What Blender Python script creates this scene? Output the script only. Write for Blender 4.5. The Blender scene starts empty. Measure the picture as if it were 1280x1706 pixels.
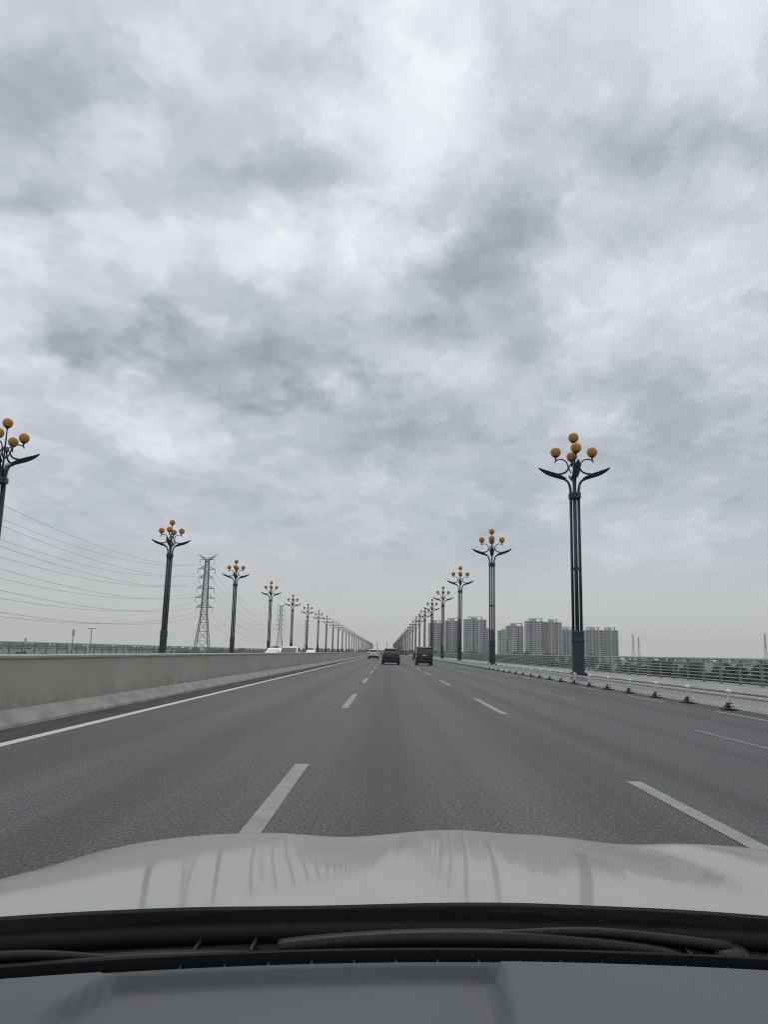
import bpy, math, random
from mathutils import Vector, Matrix, noise
R = math.radians
random.seed(7)
SC = bpy.context.scene
COL = SC.collection

# ------------------------------------------------------------------ camera
FPX, EYE = 1300.0, 1.28
PITCH, YAW, ROLL = R(10.178), R(0.4425), R(1.4)
R0 = Vector((math.cos(YAW), math.sin(YAW), 0))
F0 = Vector((-math.sin(YAW) * math.cos(PITCH), math.cos(YAW) * math.cos(PITCH), math.sin(PITCH)))
U0 = R0.cross(F0)
RT = R0 * math.cos(ROLL) + U0 * math.sin(ROLL)
UP = U0 * math.cos(ROLL) - R0 * math.sin(ROLL)
cam_d = bpy.data.cameras.new('camera')
cam = bpy.data.objects.new('camera', cam_d)
COL.objects.link(cam)
m = Matrix((RT, UP, -F0)).transposed().to_4x4()
m.translation = (0, 0, EYE)
cam.matrix_world = m
cam_d.sensor_fit = 'VERTICAL'
cam_d.sensor_height = 24
cam_d.lens = 24 * FPX / 1706
cam_d.clip_start = 0.02
cam_d.clip_end = 20000
SC.camera = cam

# ------------------------------------------------------------------ sky
SUN_EL = 48
W = bpy.data.worlds.new('World')
SC.world = W
W.use_nodes = True
nt = W.node_tree
N, L = nt.nodes, nt.links
N.clear()


def wn(t, **kw):
    n = N.new(t)
    for k, v in kw.items():
        setattr(n, k, v)
    return n


def wmath(op, a, b=None, c=None, clamp=False):
    n = N.new('ShaderNodeMath')
    n.operation = op
    n.use_clamp = clamp
    for i, v in enumerate((a, b, c)):
        if v is None:
            continue
        if isinstance(v, (int, float)):
            n.inputs[i].default_value = v
        else:
            L.new(v, n.inputs[i])
    return n.outputs[0]


def wvec(op, a, b=None, scale=None):
    n = N.new('ShaderNodeVectorMath')
    n.operation = op
    for i, v in enumerate((a, b)):
        if v is None:
            continue
        if isinstance(v, tuple):
            n.inputs[i].default_value = v
        else:
            L.new(v, n.inputs[i])
    if scale is not None:
        n.inputs['Scale'].default_value = scale
    return n.outputs['Value'] if op in ('LENGTH', 'DOT_PRODUCT') else n.outputs[0]


tc = wn('ShaderNodeTexCoord')
sep = wn('ShaderNodeSeparateXYZ')
L.new(tc.outputs['Generated'], sep.inputs[0])
zc = wmath('MAXIMUM', sep.outputs[2], 0.0)
den = wmath('ADD', zc, 0.25)
comb = wn('ShaderNodeCombineXYZ')
L.new(wmath('DIVIDE', sep.outputs[0], den), comb.inputs[0])
L.new(wmath('DIVIDE', sep.outputs[1], den), comb.inputs[1])
P = comb.outputs[0]


def wnoise(vec, scale, detail=6, rough=0.55, dist=0.0, off=(0, 0, 0), stretch=(1, 1, 1)):
    mp = wn('ShaderNodeMapping')
    mp.inputs['Location'].default_value = off
    mp.inputs['Scale'].default_value = stretch
    L.new(vec, mp.inputs[0])
    n = wn('ShaderNodeTexNoise')
    n.inputs['Scale'].default_value = scale
    n.inputs['Detail'].default_value = detail
    n.inputs['Roughness'].default_value = rough
    n.inputs['Distortion'].default_value = dist
    L.new(mp.outputs[0], n.inputs['Vector'])
    return n


# domain warp, so that the clouds get torn, billowing edges
w1 = wnoise(P, 2.2, 3, 0.5, 0.0, (3.13, 7.74, 1.37))
w2 = wnoise(P, 8.5, 7, 0.60, 0.0, (9.3, 1.9, 4.1), (1.0, 0.8, 1))
wa = wvec('SCALE', wvec('SUBTRACT', w1.outputs['Color'], (0.5, 0.5, 0.5)), None, 0.30)
wb = wvec('SCALE', wvec('SUBTRACT', w2.outputs['Color'], (0.5, 0.5, 0.5)), None, 0.24)
PW = wvec('ADD', wvec('ADD', P, wa), wb)
PB = wvec('ADD', P, wvec('SCALE', wvec('SUBTRACT', w2.outputs['Color'], (0.5, 0.5, 0.5)), None, 0.10))
tear = wnoise(PB, 7.5, 8, 0.60, 0.0, (2.71, 4.43, 5.19), (1.0, 0.8, 1))
TEAR = wmath('SUBTRACT', tear.outputs['Fac'], 0.5)
PS = wvec('ADD', P, wvec('SCALE', wvec('SUBTRACT', w2.outputs['Color'], (0.5, 0.5, 0.5)), None, 0.30))


def blob(cx, cy, sx, sy, rot, amount, inner=0.1):
    """a bank of cloud around (cx, cy) of the cloud layer, torn by the warp"""
    mp = wn('ShaderNodeMapping', vector_type='TEXTURE')
    mp.inputs['Location'].default_value = (cx, cy, 0)
    mp.inputs['Rotation'].default_value = (0, 0, R(rot))
    mp.inputs['Scale'].default_value = (sx, sy, 1)
    flat = wvec('MULTIPLY', PB, (1, 1, 0))
    L.new(flat, mp.inputs[0])
    d = wmath('SUBTRACT', 1.0, wvec('LENGTH', mp.outputs[0]))
    d = wmath('ADD', d, wmath('MULTIPLY', TEAR, 2.1))
    r = wn('ShaderNodeMapRange', interpolation_type='SMOOTHSTEP')
    r.inputs[1].default_value = 0.0
    r.inputs[2].default_value = 0.95 if amount < 0 else 0.95
    r.inputs[3].default_value = 0.0
    r.inputs[4].default_value = amount
    L.new(d, r.inputs[0])
    return r.outputs[0]


big = wnoise(PW, 2.0, 4, 0.5, 0.0, (4.37, 8.61, 0.37), (1.0, 0.75, 1))
mid = wnoise(PW, 5.2, 6, 0.55, 0.0, (5.23, 0.41, 2.43), (1.0, 0.7, 1))
fine = wnoise(PW, 11.0, 7, 0.58, 0.0, (1.27, 6.45, 3.58), (1.0, 0.6, 1))
v = wmath('MULTIPLY_ADD', wmath('SUBTRACT', big.outputs['Fac'], 0.5), 0.60, 0.505)
v = wmath('ADD', v, wmath('MULTIPLY', wmath('SUBTRACT', mid.outputs['Fac'], 0.5), 0.70))
v = wmath('ADD', v, wmath('MULTIPLY', wmath('SUBTRACT', fine.outputs['Fac'], 0.5), 0.36))
CLOUDS = [      # bright thin patches, then the darker banks
    (0.021, 0.971, 0.152, 0.230, 0, 0.30, 0.1),
    (-0.325, 1.181, 0.475, 0.139, 0, 0.22, 0.1),
    (0.423, 1.280, 0.300, 0.186, 0, 0.15, 0.1),
    (-0.568, 1.814, 0.242, 0.236, 0, 0.12, 0.1),
    (-0.060, 1.206, 0.230, 0.135, 0, 0.12, 0.1),
    (0.186, 1.119, 0.122, 0.104, 0, -0.38, 0.1),
    (0.126, 1.259, 0.113, 0.109, 0, -0.36, 0.1),
    (0.066, 1.400, 0.111, 0.097, 0, -0.30, 0.1),
    (-0.574, 1.415, 0.217, 0.165, 0, -0.30, 0.1),
    (-0.359, 1.556, 0.384, 0.221, 0, -0.36, 0.1),
    (-0.076, 1.772, 0.436, 0.293, 0, -0.24, 0.1),
    (-0.449, 0.903, 0.157, 0.116, 0, -0.30, 0.1),
    (-0.160, 1.032, 0.171, 0.065, 0, -0.28, 0.1),
    (0.439, 0.942, 0.140, 0.083, 0, -0.28, 0.1),
    (0.258, 0.958, 0.175, 0.069, 0, -0.16, 0.1),
    (0.630, 1.694, 0.403, 0.268, 0, -0.22, 0.1),
    (-0.534, 1.069, 0.110, 0.036, 0, -0.22, 0.1),
    (0.281, 1.483, 0.108, 0.095, 0, -0.20, 0.1),
    (-0.176, 0.852, 0.128, 0.058, 0, -0.12, 0.1),
]
for b in CLOUDS:
    v = wmath('ADD', v, blob(*b))
hi = wn('ShaderNodeMapRange', interpolation_type='SMOOTHSTEP')      # an overcast sky brightens towards the zenith
hi.inputs[1].default_value = 0.30
hi.inputs[2].default_value = 0.95
hi.inputs[4].default_value = 0.26
L.new(zc, hi.inputs[0])
v = wmath('ADD', v, hi.outputs[0])
v = wmath('MULTIPLY_ADD', wmath('SUBTRACT', v, 0.5), 1.12, 0.5)
# near the horizon the layer is seen edge-on through thick air and evens out
flatn = wn('ShaderNodeMapRange', interpolation_type='SMOOTHSTEP')
flatn.inputs[1].default_value = 0.03
flatn.inputs[2].default_value = 0.20
L.new(zc, flatn.inputs[0])
mixf = wn('ShaderNodeMix', data_type='FLOAT')
L.new(flatn.outputs[0], mixf.inputs['Factor'])
mixf.inputs['A'].default_value = 0.43
L.new(v, mixf.inputs['B'])
ramp = wn('ShaderNodeValToRGB')
el = ramp.color_ramp.elements
el[0].position, el[0].color = 0.0, (0.334, 0.366, 0.425, 1)
el[1].position, el[1].color = 1.0, (0.93, 0.95, 1.0, 1)
for pos, c in ((0.28, (0.450, 0.484, 0.540)), (0.50, (0.582, 0.604, 0.664)), (0.72, (0.755, 0.768, 0.845))):
    e = el.new(pos)
    e.color = (*c, 1)
L.new(mixf.outputs['Result'], ramp.inputs[0])
# slightly warmer, greener grey low down
hz = wn('ShaderNodeMix', data_type='RGBA')
lowm = wn('ShaderNodeMapRange', interpolation_type='SMOOTHSTEP')
lowm.inputs[1].default_value = 0.0
lowm.inputs[2].default_value = 0.15
lowm.inputs[3].default_value = 0.85
lowm.inputs[4].default_value = 0.0
L.new(zc, lowm.inputs[0])
L.new(lowm.outputs[0], hz.inputs['Factor'])
L.new(ramp.outputs[0], hz.inputs['A'])
hz.inputs['B'].default_value = (0.66, 0.665, 0.615, 1)
cl10 = wvec('SCALE', hz.outputs['Result'], None, 10.0)
sky = wn('ShaderNodeTexSky', sky_type='NISHITA')
sky.sun_disc = False
sky.sun_elevation = R(SUN_EL)
sky.sun_rotation = R(0)
sky.air_density = 1.0
sky.dust_density = 1.0
cover = wn('ShaderNodeMix', data_type='RGBA')
cover.inputs['Factor'].default_value = 0.985
L.new(sky.outputs[0], cover.inputs['A'])
L.new(cl10, cover.inputs['B'])
bg = wn('ShaderNodeBackground')
bg.inputs['Strength'].default_value = 0.10
L.new(cover.outputs['Result'], bg.inputs[0])
wo = wn('ShaderNodeOutputWorld')
L.new(bg.outputs[0], wo.inputs['Surface'])

# ------------------------------------------------------------------ sun, exposure
sun_d = bpy.data.lights.new('sun', 'SUN')
sun_d.energy = 0.6
sun_d.angle = R(25)
sun_d.color = (1.0, 0.97, 0.92)
sun = bpy.data.objects.new('sun', sun_d)
sun.rotation_euler = (-R(90 - SUN_EL), 0, 0)
sun.location = (0, 0, 300)
COL.objects.link(sun)
SC.view_settings.view_transform = 'Standard'
SC.view_settings.look = 'None'
SC.view_settings.exposure = 0.0
SC.view_settings.gamma = 1.0
SC.view_settings.use_curve_mapping = False
SC.cycles.filter_width = 1.15
SC.cycles.max_bounces = 6
SC.cycles.transparent_max_bounces = 12

# ------------------------------------------------------------------ materials
MATS = {}


def pmat(name, c1, c2=None, scale=4.0, rough=0.6, metal=0.0, bump=0.0, bscale=None, spec=0.5, coat=0.0,
         stretch=(1, 1, 1), detail=6, contrast=(0.3, 0.7), coords='Object', trans=0.0):
    m = bpy.data.materials.new(name)
    m.use_nodes = True
    t = m.node_tree
    b = t.nodes['Principled BSDF']
    b.inputs['Roughness'].default_value = rough
    b.inputs['Metallic'].default_value = metal
    b.inputs['Specular IOR Level'].default_value = spec
    b.inputs['Coat Weight'].default_value = coat
    b.inputs['Coat Roughness'].default_value = 0.03
    tcn = t.nodes.new('ShaderNodeTexCoord')
    mp = t.nodes.new('ShaderNodeMapping')
    mp.inputs['Scale'].default_value = stretch
    t.links.new(tcn.outputs[coords], mp.inputs[0])
    ns = t.nodes.new('ShaderNodeTexNoise')
    ns.inputs['Scale'].default_value = scale
    ns.inputs['Detail'].default_value = detail
    t.links.new(mp.outputs[0], ns.inputs['Vector'])
    cr = t.nodes.new('ShaderNodeValToRGB')
    c2 = c2 or tuple(x * 0.8 for x in c1)
    cr.color_ramp.elements[0].position, cr.color_ramp.elements[0].color = contrast[0], (*c2, 1)
    cr.color_ramp.elements[1].position, cr.color_ramp.elements[1].color = contrast[1], (*c1, 1)
    t.links.new(ns.outputs['Fac'], cr.inputs[0])
    t.links.new(cr.outputs[0], b.inputs['Base Color'])
    if bump:
        n2 = t.nodes.new('ShaderNodeTexNoise')
        n2.inputs['Scale'].default_value = bscale or scale * 4
        n2.inputs['Detail'].default_value = 4
        t.links.new(tcn.outputs[coords], n2.inputs['Vector'])
        bp = t.nodes.new('ShaderNodeBump')
        bp.inputs['Strength'].default_value = bump
        bp.inputs['Distance'].default_value = 0.02
        t.links.new(n2.outputs['Fac'], bp.inputs['Height'])
        t.links.new(bp.outputs[0], b.inputs['Normal'])
    if trans:
        tr = t.nodes.new('ShaderNodeBsdfTranslucent')
        t.links.new(cr.outputs[0], tr.inputs[0])
        mx = t.nodes.new('ShaderNodeMixShader')
        mx.inputs[0].default_value = trans
        t.links.new(b.outputs[0], mx.inputs[1])
        t.links.new(tr.outputs[0], mx.inputs[2])
        t.links.new(mx.outputs[0], t.nodes['Material Output'].inputs['Surface'])
    MATS[name] = m
    return m


def node_mat(name):
    m = bpy.data.materials.new(name)
    m.use_nodes = True
    MATS[name] = m
    return m, m.node_tree, m.node_tree.nodes['Principled BSDF']


def tnoise(t, vec, scale, detail=5, rough=0.55, stretch=(1, 1, 1), off=(0, 0, 0)):
    mp = t.nodes.new('ShaderNodeMapping')
    mp.inputs['Scale'].default_value = stretch
    mp.inputs['Location'].default_value = off
    t.links.new(vec, mp.inputs[0])
    n = t.nodes.new('ShaderNodeTexNoise')
    n.inputs['Scale'].default_value = scale
    n.inputs['Detail'].default_value = detail
    n.inputs['Roughness'].default_value = rough
    t.links.new(mp.outputs[0], n.inputs['Vector'])
    return n.outputs['Fac']


def tramp(t, fac, stops):
    r = t.nodes.new('ShaderNodeValToRGB')
    e = r.color_ramp.elements
    while len(e) < len(stops):
        e.new(0.5)
    for i, (p, c) in enumerate(stops):
        e[i].position = p
        e[i].color = (*c, 1) if len(c) == 3 else c
    t.links.new(fac, r.inputs[0])
    return r.outputs[0]


def tmix(t, mode, fac, a, b):
    n = t.nodes.new('ShaderNodeMix')
    n.data_type = 'RGBA'
    n.blend_type = mode
    for key, v in (('Factor', fac), ('A', a), ('B', b)):
        sock = n.inputs[key] if key == 'Factor' else [s for s in n.inputs if s.name == key and s.type == 'RGBA'][0]
        if isinstance(v, (int, float)):
            sock.default_value = v
        elif isinstance(v, tuple):
            sock.default_value = (*v, 1)
        else:
            t.links.new(v, sock)
    return [s for s in n.outputs if s.type == 'RGBA'][0]


def tbump(t, b, height, strength, dist):
    bp = t.nodes.new('ShaderNodeBump')
    bp.inputs['Strength'].default_value = strength
    bp.inputs['Distance'].default_value = dist
    t.links.new(height, bp.inputs['Height'])
    t.links.new(bp.outputs[0], b.inputs['Normal'])


# asphalt: aggregate speckle, long worn wheel tracks, patches
def asphalt(name, dark=1.0):
    m, t, b = node_mat(name)
    o = t.nodes.new('ShaderNodeTexCoord').outputs['Object']
    agg = tnoise(t, o, 55, 3, 0.75)
    c = tramp(t, agg, ((0.30, (0.052 * dark,) * 3), (0.52, (0.118 * dark, 0.116 * dark, 0.116 * dark)), (0.72, (0.27 * dark, 0.27 * dark, 0.265 * dark))))
    spk = tnoise(t, o, 34, 3, 0.6, (1, 0.7, 1), (7, 3, 0))
    c = tmix(t, 'MULTIPLY', 1.0, c, tramp(t, spk, ((0.39, (0.60,) * 3), (0.50, (0.95,) * 3), (0.62, (1.70,) * 3))))
    tracks = tnoise(t, o, 1.0, 3, 0.5, (0.85, 0.006, 0.1), (0.4, 0, 0))
    tr = tramp(t, tracks, ((0.36, (0.60, 0.60, 0.61)), (0.50, (0.97,) * 3), (0.66, (1.20, 1.20, 1.19))))
    c = tmix(t, 'MULTIPLY', 1.0, c, tr)
    # rubber-darkened wheel tracks of each lane, wandering a little
    sx = t.nodes.new('ShaderNodeSeparateXYZ')
    t.links.new(o, sx.inputs[0])
    wob = tnoise(t, o, 1.0, 3, 0.5, (0.6, 0.03, 1), (2, 5, 0))
    mx = t.nodes.new('ShaderNodeMath')
    mx.operation = 'MULTIPLY_ADD'
    t.links.new(wob, mx.inputs[0])
    mx.inputs[1].default_value = 0.9
    t.links.new(sx.outputs[0], mx.inputs[2])
    mr = t.nodes.new('ShaderNodeMapRange')
    mr.inputs[1].default_value = -4.9
    mr.inputs[2].default_value = 9.9
    t.links.new(mx.outputs[0], mr.inputs[0])
    lanes = []
    for cx in (-2.4, 1.35, 4.65, 7.6):
        for dx in (-0.85, 0.85):
            c0 = (cx + dx + 4.9) / 14.8
            lanes += [(c0 - 0.034, (1.05,) * 3), (c0, (0.76, 0.76, 0.77)), (c0 + 0.034, (1.05,) * 3)]
    c = tmix(t, 'MULTIPLY', 0.8, c, tramp(t, mr.outputs[0], lanes))
    patch = tnoise(t, o, 0.35, 5, 0.6, (1, 0.35, 1))
    pr = tramp(t, patch, ((0.35, (0.86,) * 3), (0.65, (1.10,) * 3)))
    c = tmix(t, 'MULTIPLY', 1.0, c, pr)
    streak = tnoise(t, o, 5.0, 4, 0.6, (1.0, 0.02, 1))
    sr = tramp(t, streak, ((0.35, (0.92,) * 3), (0.65, (1.06,) * 3)))
    c = tmix(t, 'MULTIPLY', 1.0, c, sr)
    t.links.new(c, b.inputs['Base Color'])
    b.inputs['Roughness'].default_value = 0.66
    b.inputs['Specular IOR Level'].default_value = 0.36
    tbump(t, b, agg, 0.55, 0.006)
    return m


asphalt('asphalt', 0.56)
asphalt('asphalt_far', 0.56)


def paint(name, wear_lo, wear_hi, col=(0.50, 0.50, 0.46)):
    m, t, b = node_mat(name)
    o = t.nodes.new('ShaderNodeTexCoord').outputs['Object']
    agg = tnoise(t, o, 48, 4, 0.75)
    big = tnoise(t, o, 2.4, 4, 0.6)
    s = t.nodes.new('ShaderNodeMath')
    s.operation = 'MULTIPLY_ADD'
    t.links.new(big, s.inputs[0])
    s.inputs[1].default_value = 0.5
    t.links.new(agg, s.inputs[2])
    f = tramp(t, s.outputs[0], ((wear_lo, (0, 0, 0)), (wear_hi, (1, 1, 1))))
    c = tmix(t, 'MIX', f, (0.12, 0.12, 0.118), col)
    t.links.new(c, b.inputs['Base Color'])
    b.inputs['Roughness'].default_value = 0.65
    tbump(t, b, agg, 0.4, 0.004)
    return m


paint('lane_paint', 0.50, 0.92, (0.35, 0.35, 0.325))
paint('edge_paint', 0.38, 0.66, (0.60, 0.60, 0.575))
paint('worn_paint', 0.80, 1.05, (0.32, 0.32, 0.29))


def wall_paint():
    m, t, b = node_mat('wall_paint')
    o = t.nodes.new('ShaderNodeTexCoord').outputs['Object']
    n = tnoise(t, o, 0.6, 6, 0.6, (1, 0.5, 1))
    c = tramp(t, n, ((0.3, (0.345, 0.312, 0.272)), (0.7, (0.41, 0.376, 0.33))))
    drip = tnoise(t, o, 2.2, 5, 0.6, (1, 0.45, 0.16))
    c = tmix(t, 'MULTIPLY', 1.0, c, tramp(t, drip, ((0.30, (0.93, 0.93, 0.925)), (0.60, (1.01,) * 3))))
    splash = tnoise(t, o, 3.0, 6, 0.65)
    sp = t.nodes.new('ShaderNodeSeparateXYZ')
    t.links.new(o, sp.inputs[0])
    zz = t.nodes.new('ShaderNodeMath')
    zz.operation = 'MULTIPLY_ADD'
    t.links.new(sp.outputs[2], zz.inputs[0])
    zz.inputs[1].default_value = 0.9
    t.links.new(splash, zz.inputs[2])
    c = tmix(t, 'MULTIPLY', 1.0, c, tramp(t, zz.outputs[0], ((0.62, (0.74, 0.73, 0.71)), (0.90, (1, 1, 1)))))
    oi = t.nodes.new('ShaderNodeObjectInfo')
    c = tmix(t, 'MULTIPLY', 1.0, c, tramp(t, oi.outputs['Random'], ((0.0, (0.93, 0.93, 0.93)), (1.0, (1.06, 1.055, 1.05)))))
    t.links.new(c, b.inputs['Base Color'])
    b.inputs['Roughness'].default_value = 0.8
    tbump(t, b, tnoise(t, o, 30, 4), 0.12, 0.01)


wall_paint()
pmat('wall_cap', (0.40, 0.40, 0.385), (0.26, 0.255, 0.24), 3, 0.8, bump=0.2, stretch=(1, 0.4, 1))
pmat('toe_concrete', (0.37, 0.355, 0.33), (0.26, 0.25, 0.235), 3.5, 0.85, bump=0.5, bscale=20, stretch=(1, 0.5, 1), contrast=(0.32, 0.62))
pmat('gutter_dirt', (0.075, 0.072, 0.068), (0.036, 0.035, 0.034), 2.0, 0.95, bump=0.5, bscale=30, stretch=(2, 0.3, 1), contrast=(0.35, 0.65))
pmat('paving', (0.36, 0.35, 0.325), (0.25, 0.243, 0.225), 0.8, 0.85, bump=0.2, bscale=18, contrast=(0.3, 0.7))
pmat('bike_lane', (0.27, 0.265, 0.25), (0.185, 0.182, 0.172), 0.6, 0.85, bump=0.2, bscale=25, stretch=(1.5, 0.12, 1), contrast=(0.3, 0.68))
pmat('kerb_stone', (0.30, 0.29, 0.27), (0.13, 0.125, 0.115), 2.5, 0.9, bump=0.3, stretch=(1, 0.25, 1))
pmat('deck_concrete', (0.3, 0.3, 0.29), (0.22, 0.22, 0.21), 0.5, 0.9)
pmat('rail_metal', (0.23, 0.25, 0.235), (0.15, 0.165, 0.155), 6, 0.45, 0.3)
pmat('rail_top_metal', (0.46, 0.49, 0.475), (0.34, 0.365, 0.35), 3, 0.38, 0.3)
pmat('fence_white', (0.76, 0.76, 0.74), (0.58, 0.575, 0.55), 7, 0.5, contrast=(0.25, 0.6))
pmat('rubber_black', (0.030, 0.029, 0.028), (0.016, 0.016, 0.016), 9, 0.75, bump=0.2)
pmat('lamp_metal', (0.048, 0.055, 0.061), (0.032, 0.037, 0.041), 7, 0.42, 0.25)
pmat('amber_globe', (0.68, 0.355, 0.085), (0.58, 0.29, 0.065), 1.2, 0.28, spec=0.4, trans=0.35)
pmat('steel_lattice', (0.20, 0.21, 0.215), (0.13, 0.14, 0.145), 0.3, 0.6, 0.4)
pmat('insulator', (0.10, 0.09, 0.085), None, 2, 0.4)
pmat('cable', (0.10, 0.105, 0.11), None, 0.1, 0.6, 0.3)
pmat('block_pale', (0.50, 0.50, 0.495), (0.44, 0.44, 0.438), 0.05, 0.85)
pmat('block_grey', (0.38, 0.385, 0.39), (0.32, 0.325, 0.33), 0.05, 0.85)
pmat('block_white', (0.60, 0.60, 0.59), (0.53, 0.53, 0.52), 0.05, 0.85)
pmat('block_glass', (0.035, 0.042, 0.052), (0.018, 0.022, 0.03), 0.4, 0.6, spec=0.15)
pmat('bark', (0.10, 0.08, 0.06), (0.05, 0.04, 0.03), 3, 0.9)


def leaf(name, a, b2, scale=0.6):
    return pmat(name, a, b2, scale, 0.75, spec=0.2, trans=0.25, contrast=(0.35, 0.65))


leaf('leaf_mid', (0.075, 0.105, 0.040), (0.035, 0.055, 0.022))
leaf('leaf_dark', (0.050, 0.072, 0.032), (0.024, 0.038, 0.018))
leaf('leaf_olive', (0.115, 0.125, 0.045), (0.060, 0.072, 0.028))
leaf('leaf_far', (0.060, 0.080, 0.038), (0.030, 0.044, 0.022), 0.05)


def terrain_mat():
    m, t, b = node_mat('farmland')
    o = t.nodes.new('ShaderNodeTexCoord').outputs['Object']
    a = tnoise(t, o, 0.006, 6, 0.6)
    c = tramp(t, a, ((0.30, (0.05, 0.075, 0.03)), (0.45, (0.085, 0.11, 0.045)), (0.58, (0.15, 0.145, 0.085)), (0.72, (0.075, 0.10, 0.04))))
    d = tnoise(t, o, 0.15, 6, 0.65)
    c = tmix(t, 'MULTIPLY', 1.0, c, tramp(t, d, ((0.3, (0.65,) * 3), (0.7, (1.2,) * 3))))
    t.links.new(c, b.inputs['Base Color'])
    b.inputs['Roughness'].default_value = 0.95


terrain_mat()
for nm, c in (('paint_dark', (0.012, 0.014, 0.020)), ('paint_black', (0.007, 0.008, 0.011)), ('paint_white', (0.80, 0.80, 0.79)), ('paint_silver', (0.35, 0.36, 0.37))):
    pmat(nm, c, tuple(x * 0.93 for x in c), 1.5, 0.4, spec=0.3, coat=0.35 if c[0] < 0.1 else 0.8)
pmat('car_glass', (0.050, 0.060, 0.060), (0.030, 0.037, 0.038), 2, 0.08, spec=0.7)
pmat('car_trim', (0.018, 0.018, 0.019), None, 8, 0.6)
pmat('tail_red', (0.07, 0.008, 0.009), (0.05, 0.006, 0.007), 6, 0.2, coat=0.6)
pmat('head_clear', (0.55, 0.57, 0.58), (0.3, 0.31, 0.32), 9, 0.15, coat=0.6)
pmat('plate_blue', (0.07, 0.085, 0.15), None, 5, 0.5)
pmat('plate_white', (0.6, 0.62, 0.62), None, 5, 0.5)
pmat('rim_alloy', (0.35, 0.36, 0.37), None, 5, 0.35, 0.7)


def own_paint():
    m, t, b = node_mat('own_paint')
    o = t.nodes.new('ShaderNodeTexCoord').outputs['Object']
    dirt = tnoise(t, o, 6, 6, 0.65)
    t.links.new(tramp(t, dirt, ((0.3, (0.290, 0.281, 0.264)), (0.6, (0.325, 0.316, 0.298)))), b.inputs['Base Color'])
    b.inputs['Roughness'].default_value = 0.5
    b.inputs['Coat Weight'].default_value = 0.6
    b.inputs['Coat Roughness'].default_value = 0.05
    t.links.new(tramp(t, dirt, ((0.35, (0.04,) * 3), (0.75, (0.11,) * 3))), b.inputs['Coat Roughness'])


own_paint()


def dash_mat(name, c, rough):
    m, t, b = node_mat(name)
    o = t.nodes.new('ShaderNodeTexCoord').outputs['Object']
    g = tnoise(t, o, 420, 3, 0.6)
    big = tnoise(t, o, 9, 5, 0.6)
    t.links.new(tramp(t, big, ((0.3, tuple(x * 0.93 for x in c)), (0.7, c))), b.inputs['Base Color'])
    b.inputs['Roughness'].default_value = rough
    b.inputs['Specular IOR Level'].default_value = 0.35
    tbump(t, b, g, 0.25, 0.0008)


dash_mat('dash_grey', (0.110, 0.115, 0.118), 0.66)
dash_mat('dash_black', (0.004, 0.0042, 0.0044), 0.8)
dash_mat('rib_grey', (0.045, 0.047, 0.048), 0.6)
dash_mat('cowl_black', (0.0075, 0.0085, 0.009), 0.7)
dash_mat('wiper_black', (0.013, 0.0145, 0.016), 0.55)
g = bpy.data.materials.new('clear_glass')
g.use_nodes = True
g.node_tree.nodes.remove(g.node_tree.nodes['Principled BSDF'])
tb = g.node_tree.nodes.new('ShaderNodeBsdfTransparent')
tb.inputs[0].default_value = (0.955, 0.975, 0.965, 1)
g.node_tree.links.new(tb.outputs[0], g.node_tree.nodes['Material Output'].inputs['Surface'])
MATS['clear_glass'] = g


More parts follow.
